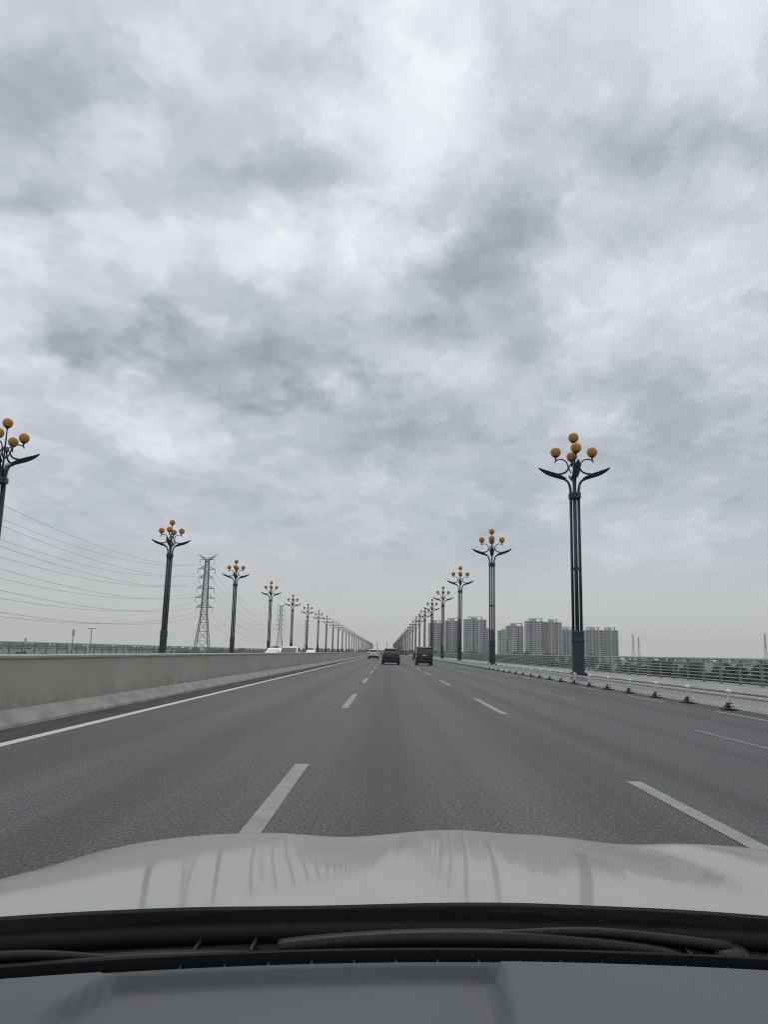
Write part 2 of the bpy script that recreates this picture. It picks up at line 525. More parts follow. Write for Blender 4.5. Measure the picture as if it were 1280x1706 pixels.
# ------------------------------------------------------------------ mesh helpers
class MB:
    def __init__(self):
        self.v, self.f, self.mi, self.sm = [], [], [], []
        self.cur, self.smooth = 0, False

    def add(self, vs, fs, mi=None, smooth=None):
        o = len(self.v)
        self.v += [tuple(x) for x in vs]
        for f in fs:
            self.f.append(tuple(i + o for i in f))
            self.mi.append(self.cur if mi is None else mi)
            self.sm.append(self.smooth if smooth is None else smooth)
        return self

    def box(self, x0, x1, y0, y1, z0, z1, **k):
        return self.add([(x0, y0, z0), (x1, y0, z0), (x1, y1, z0), (x0, y1, z0), (x0, y0, z1), (x1, y0, z1), (x1, y1, z1), (x0, y1, z1)],
                        [(3, 2, 1, 0), (4, 5, 6, 7), (0, 1, 5, 4), (1, 2, 6, 5), (2, 3, 7, 6), (3, 0, 4, 7)], **k)

    def bbox(self, x0, x1, y0, y1, z0, z1, b, **k):
        """box whose vertical edges and top edge are chamfered"""
        ring = lambda i, z: [(x0 + b, y0 + i, z), (x1 - b, y0 + i, z), (x1 - i, y0 + b, z), (x1 - i, y1 - b, z), (x1 - b, y1 - i, z), (x0 + b, y1 - i, z), (x0 + i, y1 - b, z), (x0 + i, y0 + b, z)]
        return self.loft([ring(0, z0), ring(0, z1 - b), [((p[0] - (x0 + x1) / 2) * (1 - 2 * b / max(x1 - x0, 1e-6)) + (x0 + x1) / 2, (p[1] - (y0 + y1) / 2) * (1 - 2 * b / max(y1 - y0, 1e-6)) + (y0 + y1) / 2, z1) for p in ring(0, z1)]], **k)

    def loft(self, rings, caps=True, **k):
        n = len(rings[0])
        vs = [p for r in rings for p in r]
        fs = []
        for i in range(len(rings) - 1):
            for j in range(n):
                a, b2 = i * n + j, i * n + (j + 1) % n
                fs.append((a, b2, b2 + n, a + n))
        if caps:
            fs.append(tuple(range(n - 1, -1, -1)))
            fs.append(tuple(range((len(rings) - 1) * n, len(rings) * n)))
        return self.add(vs, fs, **k)

    def tube(self, pts, r, n=8, caps=True, **k):
        pts = [Vector(p) for p in pts]
        rs = r if isinstance(r, (list, tuple)) else [r] * len(pts)
        rings = []
        prev = None
        for i, p in enumerate(pts):
            d = (pts[min(i + 1, len(pts) - 1)] - pts[max(i - 1, 0)]).normalized()
            if prev is None:
                a = Vector((0, 0, 1)) if abs(d.z) < 0.9 else Vector((1, 0, 0))
                s = d.cross(a).normalized()
            else:
                s = (prev - d * prev.dot(d)).normalized()
            prev = s
            u = d.cross(s)
            rings.append([p + (s * math.cos(2 * math.pi * j / n) + u * math.sin(2 * math.pi * j / n)) * rs[i] for j in range(n)])
        k.setdefault('smooth', n > 4)
        return self.loft(rings, caps, **k)

    def beam(self, a, b2, t, **k):
        return self.tube([a, b2], t * 0.7071, 4, **k)

    def lathe(self, prof, cx=0, cy=0, n=16, **k):
        rings = [[(cx + r * math.cos(2 * math.pi * j / n), cy + r * math.sin(2 * math.pi * j / n), z) for j in range(n)] for r, z in prof]
        k.setdefault('smooth', True)
        return self.loft(rings, True, **k)

    def ball(self, c, r, n=16, m=10, sx=1, sz=1, **k):
        return self.lathe([(max(r * sx * math.sin(math.pi * i / m), 0.001), c[2] - r * sz * math.cos(math.pi * i / m)) for i in range(m + 1)], c[0], c[1], n, **k)

    def mesh(self, name, mats):
        me = bpy.data.meshes.new(name)
        me.from_pydata(self.v, [], self.f)
        for m in (mats if isinstance(mats, (list, tuple)) else [mats]):
            me.materials.append(MATS[m])
        me.polygons.foreach_set('material_index', self.mi)
        me.polygons.foreach_set('use_smooth', self.sm)
        me.update()
        return me

    def build(self, name, mats, parent=None, loc=None):
        return link(name, self.mesh(name, mats), parent, loc)


def link(name, me, parent=None, loc=None, rz=0.0):
    o = bpy.data.objects.new(name, me)
    COL.objects.link(o)
    if parent is not None:
        o.parent = parent
    if loc is not None:
        o.location = loc
    if rz:
        o.rotation_euler = (0, 0, rz)
    return o


def tag(o, label, cat, group=None, kind=None):
    o['label'] = label
    o['category'] = cat
    if group:
        o['group'] = group
    if kind:
        o['kind'] = kind
    return o


def structure(o, label=None):
    o['kind'] = 'structure'
    if label:
        o['label'] = label
    return o


def thing(name, loc, label, cat, group=None, rz=0.0):
    return tag(link(name, None, None, loc, rz), label, cat, group)


def copy_tree(o, parent=None):
    c = o.copy()
    COL.objects.link(c)
    c.parent = parent
    for ch in list(o.children):
        copy_tree(ch, c)
    return c


def sstep(a, b2, x):
    t = max(0.0, min(1.0, (x - a) / (b2 - a)))
    return t * t * (3 - 2 * t)


ORD = ['first', 'second', 'third', 'fourth', 'fifth', 'sixth', 'seventh', 'eighth', 'ninth', 'tenth', 'eleventh', 'twelfth', 'thirteenth',
       'fourteenth', 'fifteenth', 'sixteenth', 'seventeenth', 'eighteenth', 'nineteenth', 'twentieth', 'twenty-first', 'twenty-second',
       'twenty-third', 'twenty-fourth', 'twenty-fifth', 'twenty-sixth', 'twenty-seventh', 'twenty-eighth', 'twenty-ninth', 'thirtieth', 'thirty-first',
       'thirty-second', 'thirty-third', 'thirty-fourth', 'thirty-fifth', 'thirty-sixth', 'thirty-seventh', 'thirty-eighth', 'thirty-ninth', 'fortieth',
       'forty-first', 'forty-second', 'forty-third', 'forty-fourth', 'forty-fifth']

# ------------------------------------------------------------------ ground, deck, roads
LAND = -9.0
END = 1500.0


def terrain():
    mb = MB()
    n = 100
    vs = []
    for j in range(n + 1):
        for i in range(n + 1):
            x, y = -3900 + 7800 * i / n, -3900 + 7800 * j / n
            z = LAND + 1.2 * noise.noise((x * 0.004, y * 0.004, 3.0))
            # low hill far out on the right
            z += 62 * math.exp(-((x - 2350) / 620) ** 2 - ((y - 3000) / 500) ** 2)
            z += 30 * math.exp(-((x + 2600) / 900) ** 2 - ((y - 3500) / 350) ** 2)
            vs.append((x, y, z))
    fs = [(j * (n + 1) + i, j * (n + 1) + i + 1, (j + 1) * (n + 1) + i + 1, (j + 1) * (n + 1) + i) for j in range(n) for i in range(n)]
    mb.add(vs, fs, smooth=True)
    return structure(mb.build('ground', 'farmland'), 'flat green farmland below the bridge')


terrain()
structure(MB().box(-27.0, 16.9, -60, END, -1.6, -0.03).build('bridge_deck', 'deck_concrete'))


def strip(x0, x1, y0, y1, z, n=1):
    mb = MB()
    mb.add([(x0, y0, z), (x1, y0, z), (x1, y1, z), (x0, y1, z)], [(0, 1, 2, 3)])
    return mb


road = structure(strip(-5.35, 9.30, -60, END, 0.0).build('road', 'asphalt'), 'worn grey asphalt carriageway of the bridge')
structure(strip(-20.0, -6.7, -60, END, 0.0).build('opposite_road', 'asphalt_far'), 'oncoming carriageway behind the median wall')
structure(MB().box(-5.75, -5.02, -60, END, -0.02, 0.004).build('gutter_strip', 'gutter_dirt'), 'dark dirty strip at the foot of the median wall')
structure(MB().box(9.30, 12.05, -60, END, -0.02, 0.012).build('cycle_path', 'bike_lane'), 'pale concrete cycle path behind the white fence')


def wobble_kerb(name, x0, x1, z1, mat, sgn=1):
    mb = MB()
    k = 0
    y = -60.0
    pr = structure(link(name, None, None, (0, 0, 0)))
    me = MB().bbox(x0, x1, 0.008, 0.992, -0.02, z1, 0.012).mesh('kerb_block', mat)
    far = MB()
    while y < 200:
        if y > 4:
            o = link('kerb_block', me, pr, (random.uniform(-0.008, 0.008), y, random.uniform(-0.008, 0.004)))
        y += 1.0
    MB().box(x0, x1, 200, END, -0.02, z1).build('far_run', mat, pr)
    MB().box(x0, x1, -60, 4.0, -0.02, z1).build('near_run', mat, pr)
    return pr


wobble_kerb('kerb', 12.05, 12.25, 0.21, 'kerb_stone')
structure(MB().box(12.25, 16.9, -60, END, -0.02, 0.205).build('pavement', 'paving'), 'pale paved footway along the bridge railing')
structure(MB().box(-27.0, -20.0, -60, END, -0.02, 0.205).build('far_pavement', 'paving'), 'footway on the far side of the bridge')


def dashes(x, first_end, length, period, width, mat, ymax, n_named, name='lane_marking'):
    me = strip(-width / 2, width / 2, -length, 0, 0.0).mesh(name, mat)
    k = 0
    far = MB()
    y = first_end
    while y < ymax:
        if k < n_named:
            link(name, me, road, (x, y, 0.004))
        else:
            far.add([(x - width / 2, y - length, 0.004), (x + width / 2, y - length, 0.004), (x + width / 2, y, 0.004), (x - width / 2, y, 0.004)], [(0, 1, 2, 3)])
        y += period
        k += 1
    far.build('far_marking', mat, road)['kind'] = 'stuff'


dashes(-0.935, 9.27, 6, 15, 0.155, 'lane_paint', 900, 14)
dashes(2.63, 8.6, 6, 15, 0.155, 'lane_paint', 900, 14)
dashes(5.72, 14.9, 6, 15, 0.14, 'worn_paint', 300, 8)
dashes(8.40, 20.4, 3.7, 7.4, 0.13, 'lane_paint', 500, 16)
strip(-4.97, -4.80, -60, END, 0.004).build('edge_line', 'edge_paint', road)

# ------------------------------------------------------------------ median wall, cast in bays between expansion joints
JOINT0, BAY = 40.6, 33.0


def wall_bay(length):
    """profile in x/z, swept along y; the face leans back, rough toe at its foot"""
    a, b2, c = MB(), MB(), MB()
    g0, g1 = 0.022, length - 0.022
    n = max(2, int(length / 3))
    prof = [(-5.93, -0.02), (-5.93, 0.24), (-5.985, 1.035), (-6.72, 1.035), (-6.78, 0.24), (-6.78, -0.02)]
    a.loft([[(x, g0 + (g1 - g0) * i / n, z) for x, z in prof] for i in range(n + 1)])
    rings = []
    n2 = max(2, int(length / 0.4))
    for i in range(n2 + 1):
        y = g0 + (g1 - g0) * i / n2
        j = 0.012 * noise.noise((y * 1.7, length, 0.0))
        j2 = 0.014 * noise.noise((y * 2.3, length, 4.0))
        rings.append([(-5.70 + j, y, -0.02), (-5.715 + j, y, 0.05), (-5.87 + j2, y, 0.225 + j2), (-5.928, y, 0.25 + j2), (-5.928, y, -0.02)])
    b2.loft(rings)
    c.loft([[(-5.955, g0, 1.036), (-5.955, g0, 1.075), (-5.965, g0, 1.085), (-6.74, g0, 1.085), (-6.75, g0, 1.075), (-6.75, g0, 1.036)],
            [(-5.955, g1, 1.036), (-5.955, g1, 1.075), (-5.965, g1, 1.085), (-6.74, g1, 1.085), (-6.75, g1, 1.075), (-6.75, g1, 1.036)]])
    return a.mesh('wall_face', 'wall_paint'), b2.mesh('wall_toe', 'toe_concrete'), c.mesh('wall_cap', 'wall_cap')


med = thing('median_wall', (0, 0, 0), 'long beige concrete median wall with rough pale foot beside the white edge line', 'wall')
bay = wall_bay(BAY)
for k in range(-3, 40):
    y = JOINT0 + BAY * k
    for me, nm in zip(bay, ('wall_panel', 'foot', 'coping')):
        if nm == 'wall_panel':
            pan = link(nm, me, med, (0, y, 0))
        else:
            link(nm, me, pan)

# ------------------------------------------------------------------ bridge railings
POST_ME = MB()
POST_ME.bbox(-0.045, 0.045, -0.07, 0.07, 0, 1.10, 0.012)
POST_ME.box(-0.10, 0.10, -0.11, 0.11, 0, 0.02)
POST_ME = POST_ME.mesh('post', 'rail_metal')


def railing(x, z0, label, y0, y1, spacing, phase, n_single):
    t = thing('bridge_railing', (x, 0, z0), label, 'railing', 'railings along the bridge')
    y = phase
    k = 0
    far = MB()
    while y < y1:
        if y >= y0:
            if k < n_single:
                link('post', POST_ME, t, (0, y, 0))
            else:
                far.box(-0.045, 0.045, y - 0.07, y + 0.07, 0, 1.10)
            k += 1
        y += spacing
    far.build('far_posts', 'rail_metal', t)['kind'] = 'stuff'
    top = MB()
    top.tube([(0, y0, 1.14), (0, y1, 1.14)], 0.062, 10)
    top.build('handrail', 'rail_top_metal', t)
    for i in range(6):
        z = 0.14 + 0.163 * i
        MB().tube([(-0.02, y0, z), (-0.02, y1, z)], 0.028, 6).build('rail_bar', 'rail_top_metal', t)
    return t


railing(16.0, 0.205, 'grey-green metal bridge railing with horizontal bars beyond the pale footway', 5, 1300, 2.07, 33.95 - 2.07 * 14, 120)
railing(-26.3, 0.205, 'dark metal bridge railing seen above the median wall', 5, 1300, 2.0, 53.0 - 48, 120)

# ------------------------------------------------------------------ low white road fence
FX, FP = 9.05, 2.85


def fence():
    t = thing('road_fence', (FX, 0, 0), 'low white picket road fence on black rubber feet between lane and lamps', 'fence')
    post = MB()
    post.bbox(-0.04, 0.04, -0.04, 0.04, 0.03, 0.46, 0.008)
    post = post.mesh('post', 'fence_white')
    cap = MB()
    cap.lathe([(0.035, 0.46), (0.085, 0.472), (0.088, 0.49), (0.06, 0.52), (0.012, 0.535)], n=12)
    cap = cap.mesh('cap', 'fence_white')
    foot = MB()
    rr = lambda w, d, z: [(-w, -d, z), (w, -d, z), (w, d, z), (-w, d, z)]
    foot.loft([rr(0.21, 0.17, 0.012), rr(0.20, 0.16, 0.04), rr(0.12, 0.10, 0.065), rr(0.10, 0.09, 0.11), rr(0.065, 0.065, 0.14), rr(0.06, 0.06, 0.19)])
    foot = foot.mesh('foot', 'rubber_black')
    pk = MB()
    z0, z1 = 0.155, 0.375
    pk.tube([(0, 0.0, z0), (0, 0.022, z0 + 0.06), (0, 0.016, z0 + 0.14), (0, -0.012, z1)], 0.0105, 5)
    pk = pk.mesh('picket', 'fence_white')
    far = MB()
    ys = [21.1 + FP * k for k in range(-6, 110)]
    np_ = 20
    lean = {}
    for i, y in enumerate(ys):
        ln = random.uniform(-0.02, 0.02)
        if y < 130:
            p = link('post', post, t, (random.uniform(-0.012, 0.012), y, 0))
            p.rotation_euler = (random.uniform(-0.012, 0.012), ln, 0)
            link('cap', cap, p)
            link('foot', foot, p)
        else:
            far.box(-0.04, 0.04, y - 0.04, y + 0.04, 0.02, 0.5)
            far.box(-0.22, 0.22, y - 0.18, y + 0.18, 0.012, 0.08, mi=1)
        if i + 1 == len(ys):
            break
        near = 15 < y < 55
        for z, r in ((0.398, 0.027), (0.135, 0.024), (0.07, 0.014)):
            mbb = MB() if near else far
            mbb.box(-0.028, 0.028, y + 0.04, y + FP - 0.04, z - r, z + r)
            if near:
                mbb.build('rail_bar', 'fence_white', t)
        for j in range(np_):
            yy = y + FP * (j + 0.5) / np_
            if near:
                link('picket', pk, t, (0, yy, 0))
            else:
                far.box(-0.010, 0.010, yy - 0.011, yy + 0.011, z0, z1)
    far.build('far_run', ['fence_white', 'rubber_black'], t)['kind'] = 'stuff'


fence()


# ------------------------------------------------------------------ street lamps
def bez(pts, n=10):
    """smooth path through the points (Catmull-Rom)"""
    P_ = [Vector(p) for p in pts]
    out = []
    for i in range(len(P_) - 1):
        p0, p1, p2, p3 = P_[max(i - 1, 0)], P_[i], P_[i + 1], P_[min(i + 2, len(P_) - 1)]
        for s in range(n):
            u = s / n
            out.append(0.5 * ((2 * p1) + (p2 - p0) * u + (2 * p0 - 5 * p1 + 4 * p2 - p3) * u * u + (3 * p1 - p0 - 3 * p2 + p3) * u ** 3))
    out.append(P_[-1])
    return out


def rot4(k):
    return Matrix.Rotation(k * math.pi / 2, 4, 'Z')


def lamp_column(mb, q):
    mb.tube([q @ Vector((0.205, 0, 2.3)), q @ Vector((0.205, 0, 9.72))], 0.076 if q_n > 5 else 0.088, q_n)


q_n = 10


def lamp_wing(mb, q, res=7):
    # tube that carries on from the column and sweeps outward
    lo = bez([(0.205, 0, 9.70), (0.215, 0, 10.0), (0.30, 0, 10.36), (0.50, 0, 10.55), (0.80, 0, 10.64)], res)
    mb.tube([q @ p for p in lo], [0.075 - 0.02 * i / len(lo) for i in range(len(lo))], 8)
    # leaf-shaped wing: keel, two raised edges
    keel = bez([(0.42, 0, 10.50), (0.80, 0, 10.62), (1.25, 0, 10.76), (1.60, 0, 10.94), (1.86, 0, 11.16)], res)
    n = len(keel)
    rings = []
    for i, p in enumerate(keel):
        u = i / (n - 1)
        w = 0.03 + 0.21 * math.sin(math.pi * min(1, u * 0.92 + 0.10)) ** 0.8 * (1 - 0.55 * u)
        h = 0.04 + 0.15 * math.sin(math.pi * min(1, u * 0.95 + 0.08))
        rings.append([q @ Vector((p.x, 0, p.z - 0.03)), q @ Vector((p.x, w, p.z + h)), q @ Vector((p.x, w * 0.82, p.z + h + 0.025)),
                      q @ Vector((p.x, 0, p.z + 0.035)), q @ Vector((p.x, -w * 0.82, p.z + h + 0.025)), q @ Vector((p.x, -w, p.z + h))])
    mb.loft(rings, smooth=False)
    # upper rib, from the tip back to the middle where it curls upward
    up = bez([(1.84, 0, 11.15), (1.45, 0, 10.98), (1.05, 0, 10.87), (0.70, 0, 10.86), (0.42, 0, 10.98), (0.27, 0, 11.22), (0.10, 0, 11.52)], res)
    mb.tube([q @ p for p in up], [0.03 + 0.025 * math.sin(math.pi * i / (len(up) - 1)) for i in range(len(up))], 7)


def lamp_arm(mb, q, res=7):
    a = bez([(0.16, 0, 10.9), (0.30, 0, 11.20), (0.38, 0, 11.48), (0.58, 0, 11.64), (0.82, 0, 11.64), (0.97, 0, 11.57), (1.00, 0, 11.47)], res)
    mb.tube([q @ p for p in a], 0.036, 7)
    mb.tube([q @ Vector((0.955, 0, 11.56)), q @ Vector((0.955, 0, 11.72))], 0.04, 8)


def lamp_socket(mb, c):
    mb.lathe([(0.045, c[2] - 0.36), (0.05, c[2] - 0.30), (0.13, c[2] - 0.255), (0.185, c[2] - 0.20), (0.17, c[2] - 0.19)], c[0], c[1], 14)


GLOBES = [(0.955, 0, 12.04), (0, 0.955, 12.04), (-0.955, 0, 12.04), (0, -0.955, 12.04), (0, 0, 12.85)]


def lamp_base(mb):
    mb.bbox(-0.40, 0.40, -0.40, 0.40, 0, 0.50, 0.03)
    rr = lambda w, c, z: [(-w + c, -w, z), (w - c, -w, z), (w, -w + c, z), (w, w - c, z), (w - c, w, z), (-w + c, w, z), (-w, w - c, z), (-w, -w + c, z)]
    mb.loft([rr(0.30, 0.06, 0.50), rr(0.285, 0.06, 0.6), rr(0.285, 0.06, 2.0), rr(0.30, 0.06, 2.55), rr(0.27, 0.06, 2.60)])
    mb.loft([rr(0.315, 0.06, 2.02), rr(0.33, 0.06, 2.05), rr(0.33, 0.06, 2.12), rr(0.315, 0.06, 2.15)])


def lamp_collar(mb):
    rr = lambda w, c, z: [(-w + c, -w, z), (w - c, -w, z), (w, -w + c, z), (w, w - c, z), (w - c, w, z), (-w + c, w, z), (-w, w - c, z), (-w, -w + c, z)]
    mb.loft([rr(0.285, 0.12, 9.50), rr(0.305, 0.12, 9.53), rr(0.305, 0.12, 9.78), rr(0.285, 0.12, 9.82)])


def lamp_spacer(mb):
    rr = lambda w, c, z: [(-w + c, -w, z), (w - c, -w, z), (w, -w + c, z), (w, w - c, z), (w - c, w, z), (-w + c, w, z), (-w, w - c, z), (-w, -w + c, z)]
    mb.loft([rr(0.27, 0.12, 5.75), rr(0.27, 0.12, 5.85)])


def make_lamp():
    t = link('street_lamp', None, None, (0, 0, 0))
    b = MB(); lamp_base(b); b.build('pedestal', 'lamp_metal', t)
    b = MB(); lamp_collar(b); b.build('collar', 'lamp_metal', t)
    b = MB(); lamp_spacer(b); b.build('spacer_plate', 'lamp_metal', t)
    b = MB(); lamp_column(b, rot4(0)); cm = b.mesh('column', 'lamp_metal')
    b = MB(); lamp_wing(b, rot4(0)); wm = b.mesh('wing', 'lamp_metal')
    b = MB(); lamp_arm(b, rot4(0)); am = b.mesh('globe_arm', 'lamp_metal')
    for k in range(4):
        for me, nm in ((cm, 'column'), (wm, 'wing'), (am, 'globe_arm')):
            link(nm, me, t, (0, 0, 0), k * math.pi / 2)
    b = MB(); b.tube([(0, 0, 9.6), (0, 0, 11.6), (0, 0, 12.56)], [0.06, 0.05, 0.034], 8); b.build('stem', 'lamp_metal', t)
    b = MB(); b.ball((0, 0, 0), 0.275, 22, 14); gm = b.mesh('globe', 'amber_globe')
    b = MB(); lamp_socket(b, (0, 0, 0)); sm = b.mesh('socket', 'lamp_metal')
    for c in GLOBES:
        o = link('globe', gm, t, c)
        link('socket', sm, o)
    return t


def far_lamp_mesh():
    global q_n
    q_n = 5
    b = MB()
    lamp_base(b); lamp_collar(b); lamp_spacer(b)
    for k in range(4):
        lamp_column(b, rot4(k)); lamp_wing(b, rot4(k), 2); lamp_arm(b, rot4(k), 2)
    b.tube([(0, 0, 9.6), (0, 0, 12.56)], 0.045, 5)
    for c in GLOBES:
        lamp_socket(b, c)
        b.ball(c, 0.275, 10, 6, mi=1)
    return b.mesh('street_lamp', ['lamp_metal', 'amber_globe'])


proto = make_lamp()
FAR_LAMP = far_lamp_mesh()
used = False
NL = 36
for side, X, Y0 in (('right', 9.8, 40.6), ('left', -20.95, 40.9)):
    where = 'row behind the white fence' if side == 'right' else 'row beyond the median wall'
    for k in range(NL):
        lab = ORD[k] + ' dark five-globe street lamp counting away from us in the ' + where
        if k < 7:
            if not used:
                o, used = proto, True
            else:
                o = copy_tree(proto)
            o.location = (X, Y0 + 33 * k, 0.004 if side == 'right' else 0.2)
        else:
            o = link('street_lamp', FAR_LAMP, None, (X, Y0 + 33 * k, 0.004 if side == 'right' else 0.2))
        o.rotation_euler = (random.uniform(-0.004, 0.004), random.uniform(-0.004, 0.004), R(random.uniform(-1.5, 1.5) + (-6.5 if side == 'right' else 4)))
        tag(o, lab, 'street lamp', 'lamps in the ' + where)


# ------------------------------------------------------------------ vehicles
def wheel_meshes(r, w):
    t = MB()
    n = 20
    prof = [(r * 0.66, -w / 2), (r * 0.93, -w / 2), (r, -w * 0.36), (r, w * 0.36), (r * 0.93, w / 2), (r * 0.66, w / 2)]
    t.loft([[(y, p * math.cos(2 * math.pi * j / n), p * math.sin(2 * math.pi * j / n)) for j in range(n)] for p, y in prof], True, smooth=True)
    d = MB()
    d.loft([[(y, p * math.cos(2 * math.pi * j / n), p * math.sin(2 * math.pi * j / n)) for j in range(n)] for p, y in ((r * 0.66, -w * 0.52), (r * 0.6, -w * 0.53), (0.02, -w * 0.50))], True, smooth=True)
    for k in range(5):
        a = 2 * math.pi * k / 5
        c = Vector((0, math.cos(a), math.sin(a)))
        d.beam(c * 0.04 + Vector((-w * 0.54, 0, 0)), c * r * 0.62 + Vector((-w * 0.56, 0, 0)), 0.05)
    return t.mesh('tyre', 'rubber_black'), d.mesh('rim', 'rim_alloy')


def vehicle(name, loc, rz, label, cat, paint_m, wd, ht, ln, belt, rear_rake, front_rake, hood_len, hood_z, wr=0.34, spare=False, roof_in=0.16, rails=False, plate='plate_blue', tail=0.42, plate_z=0.86, group=None):
    t = thing(name, loc, label, cat, group, rz)
    hw, z0 = wd / 2, 0.30
    yr, yf = -ln / 2, ln / 2
    # lower body lofted along its length
    def ring(y, s, zt, zb):
        w = hw * s
        h_ = [(w * 0.86, zb), (w * 0.97, zb + 0.10), (w, zb + 0.28), (w * 0.995, zt - 0.18), (w * 0.95, zt - 0.03), (w * 0.86, zt)]
        return [(x, y, z) for x, z in h_] + [(-x, y, z) for x, z in reversed(h_)]
    b = MB()
    b.smooth = True
    b.loft([ring(yr, 0.90, belt - 0.06, z0 + 0.10), ring(yr + 0.06, 0.97, belt - 0.01, z0 + 0.02), ring(yr + 0.4, 1.0, belt, z0), ring(0, 1.0, belt, z0 - 0.04),
            ring(yf - hood_len, 1.0, belt, z0), ring(yf - hood_len + 0.15, 0.99, hood_z + 0.03, z0), ring(yf - 0.35, 0.95, hood_z - 0.05, z0), ring(yf - 0.06, 0.88, hood_z - 0.2, z0 + 0.06), ring(yf, 0.80, hood_z - 0.28, z0 + 0.10)])
    b.build('body', paint_m, t)
    # cabin
    yb0, yb1 = yr + 0.07, yf - hood_len + 0.05
    yt0, yt1 = yb0 + rear_rake, yb1 - front_rake
    wb, wt = hw * 0.93, hw - roof_in
    zr = ht
    c = MB()
    def cr(z, w, y0, y1, bv):
        return [(-w + bv, y0, z), (w - bv, y0, z), (w, y0 + bv, z), (w, y1 - bv, z), (w - bv, y1, z), (-w + bv, y1, z), (-w, y1 - bv, z), (-w, y0 + bv, z)]
    c.loft([cr(belt - 0.05, wb, yb0, yb1, 0.06), cr(zr - 0.09, wt, yt0, yt1, 0.06), cr(zr - 0.02, wt - 0.06, yt0 + 0.08, yt1 - 0.12, 0.06), cr(zr, wt - 0.2, yt0 + 0.3, yt1 - 0.35, 0.06)], smooth=False)
    c.build('cabin', paint_m, t)
    lerp = lambda a, bb, u: a + (bb - a) * u
    za, zb_ = belt + 0.02, zr - 0.15
    ua, ub = (za - belt + 0.05) / (zr - 0.09 - belt + 0.05), (zb_ - belt + 0.05) / (zr - 0.09 - belt + 0.05)
    # rear window, screen, side windows: thin panes just proud of the cabin
    def pane(nm, quad, outv):
        q = [Vector(p) for p in quad]
        o_ = Vector(outv) * 0.012
        i_ = Vector(outv) * -0.02
        mb = MB()
        mb.loft([[p + i_ for p in q], [p + o_ for p in q]])
        return mb.build(nm, 'car_glass', t)
    wA, wB = lerp(wb, wt, ua) - 0.11, lerp(wb, wt, ub) - 0.10
    zc_ = za + 0.14
    uc = (zc_ - belt + 0.05) / (zr - 0.09 - belt + 0.05)
    wC = lerp(wb, wt, uc) - 0.12
    pane('rear_window', [(-wC, lerp(yb0, yt0, uc), zc_), (wC, lerp(yb0, yt0, uc), zc_), (wB, lerp(yb0, yt0, ub), zb_), (-wB, lerp(yb0, yt0, ub), zb_)], (0, -1, 0.2))
    pane('windscreen', [(-wA, lerp(yb1, yt1, ua), za), (wA, lerp(yb1, yt1, ua), za), (wB, lerp(yb1, yt1, ub), zb_), (-wB, lerp(yb1, yt1, ub), zb_)], (0, 1, 0.4))
    for s in (-1, 1):
        for u0, u1 in ((0.06, 0.36), (0.39, 0.66), (0.69, 0.94)):
            ya0, ya1 = lerp(yb0, yt0, ua), lerp(yb1, yt1, ua)
            yc0, yc1 = lerp(yb0, yt0, ub), lerp(yb1, yt1, ub)
            pane('side_window', [(s * (wA + 0.11), lerp(ya0, ya1, u0), za), (s * (wA + 0.11), lerp(ya0, ya1, u1), za), (s * (wB + 0.10), lerp(yc0, yc1, u1), zb_), (s * (wB + 0.10), lerp(yc0, yc1, u0), zb_)], (s, 0, 0.1))
        b = MB(); b.bbox(-0.10, 0.10, -0.10, 0.06, -0.07, 0.08, 0.02)
        b.build('mirror', paint_m, t, (s * (hw + 0.10), yb1 - front_rake * 0.35 - 0.25, belt + 0.08))
        b = MB(); b.bbox(-tail / 2, tail / 2, -0.03, 0.10, 0, 0.17, 0.02)
        b.build('tail_light', 'tail_red', t, (s * (hw * 0.90 - tail / 2), yr + 0.03, belt - 0.14))
        b = MB(); b.bbox(-0.17, 0.17, -0.12, 0.02, 0, 0.15, 0.02)
        b.build('headlight', 'head_clear', t, (s * (hw * 0.72), yf - 0.04, hood_z - 0.34))
    b = MB(); b.bbox(-hw * 0.90, hw * 0.90, yr - 0.07, yr + 0.12, z0 + 0.04, z0 + 0.33, 0.03); b.build('rear_bumper', 'car_trim', t)
    b = MB(); b.bbox(-0.22, 0.22, yr - 0.045, yr + 0.01, 0, 0.14, 0.005); b.build('number_plate', plate, t, (0, 0, plate_z))
    b = MB(); b.box(-hw * 0.75, hw * 0.75, yr + 0.5, yf - 0.4, 0.20, z0 + 0.02); b.build('underbody', 'car_trim', t)
    b = MB(); b.loft([[(-wt + 0.10, yt0 - 0.20, zr - 0.115), (wt - 0.10, yt0 - 0.20, zr - 0.115), (wt - 0.12, yt0 - 0.20, zr - 0.095), (-wt + 0.12, yt0 - 0.20, zr - 0.095)], [(-wt + 0.08, yt0 + 0.20, zr - 0.09), (wt - 0.08, yt0 + 0.20, zr - 0.09), (wt - 0.12, yt0 + 0.20, zr + 0.004), (-wt + 0.12, yt0 + 0.20, zr + 0.004)]]); b.build('roof_spoiler', paint_m, t)
    if rails:
        for s in (-1, 1):
            MB().tube(bez([(s * (wt - 0.10), yt0 + 0.2, zr - 0.04), (s * (wt - 0.10), yt0 + 0.4, zr + 0.04), (s * (wt - 0.10), yt1 - 0.5, zr + 0.04), (s * (wt - 0.10), yt1 - 0.3, zr - 0.05)], 4), 0.02, 6).build('roof_rail', 'rim_alloy', t)
    ty, ri = wheel_meshes(wr, 0.23)
    for s in (-1, 1):
        for yy in (yr + 0.85, yf - 0.90):
            w_ = link('wheel', ty, t, (s * (hw - 0.13), yy, wr), math.pi if s > 0 else 0)
            link('rim', ri, w_)
    return t


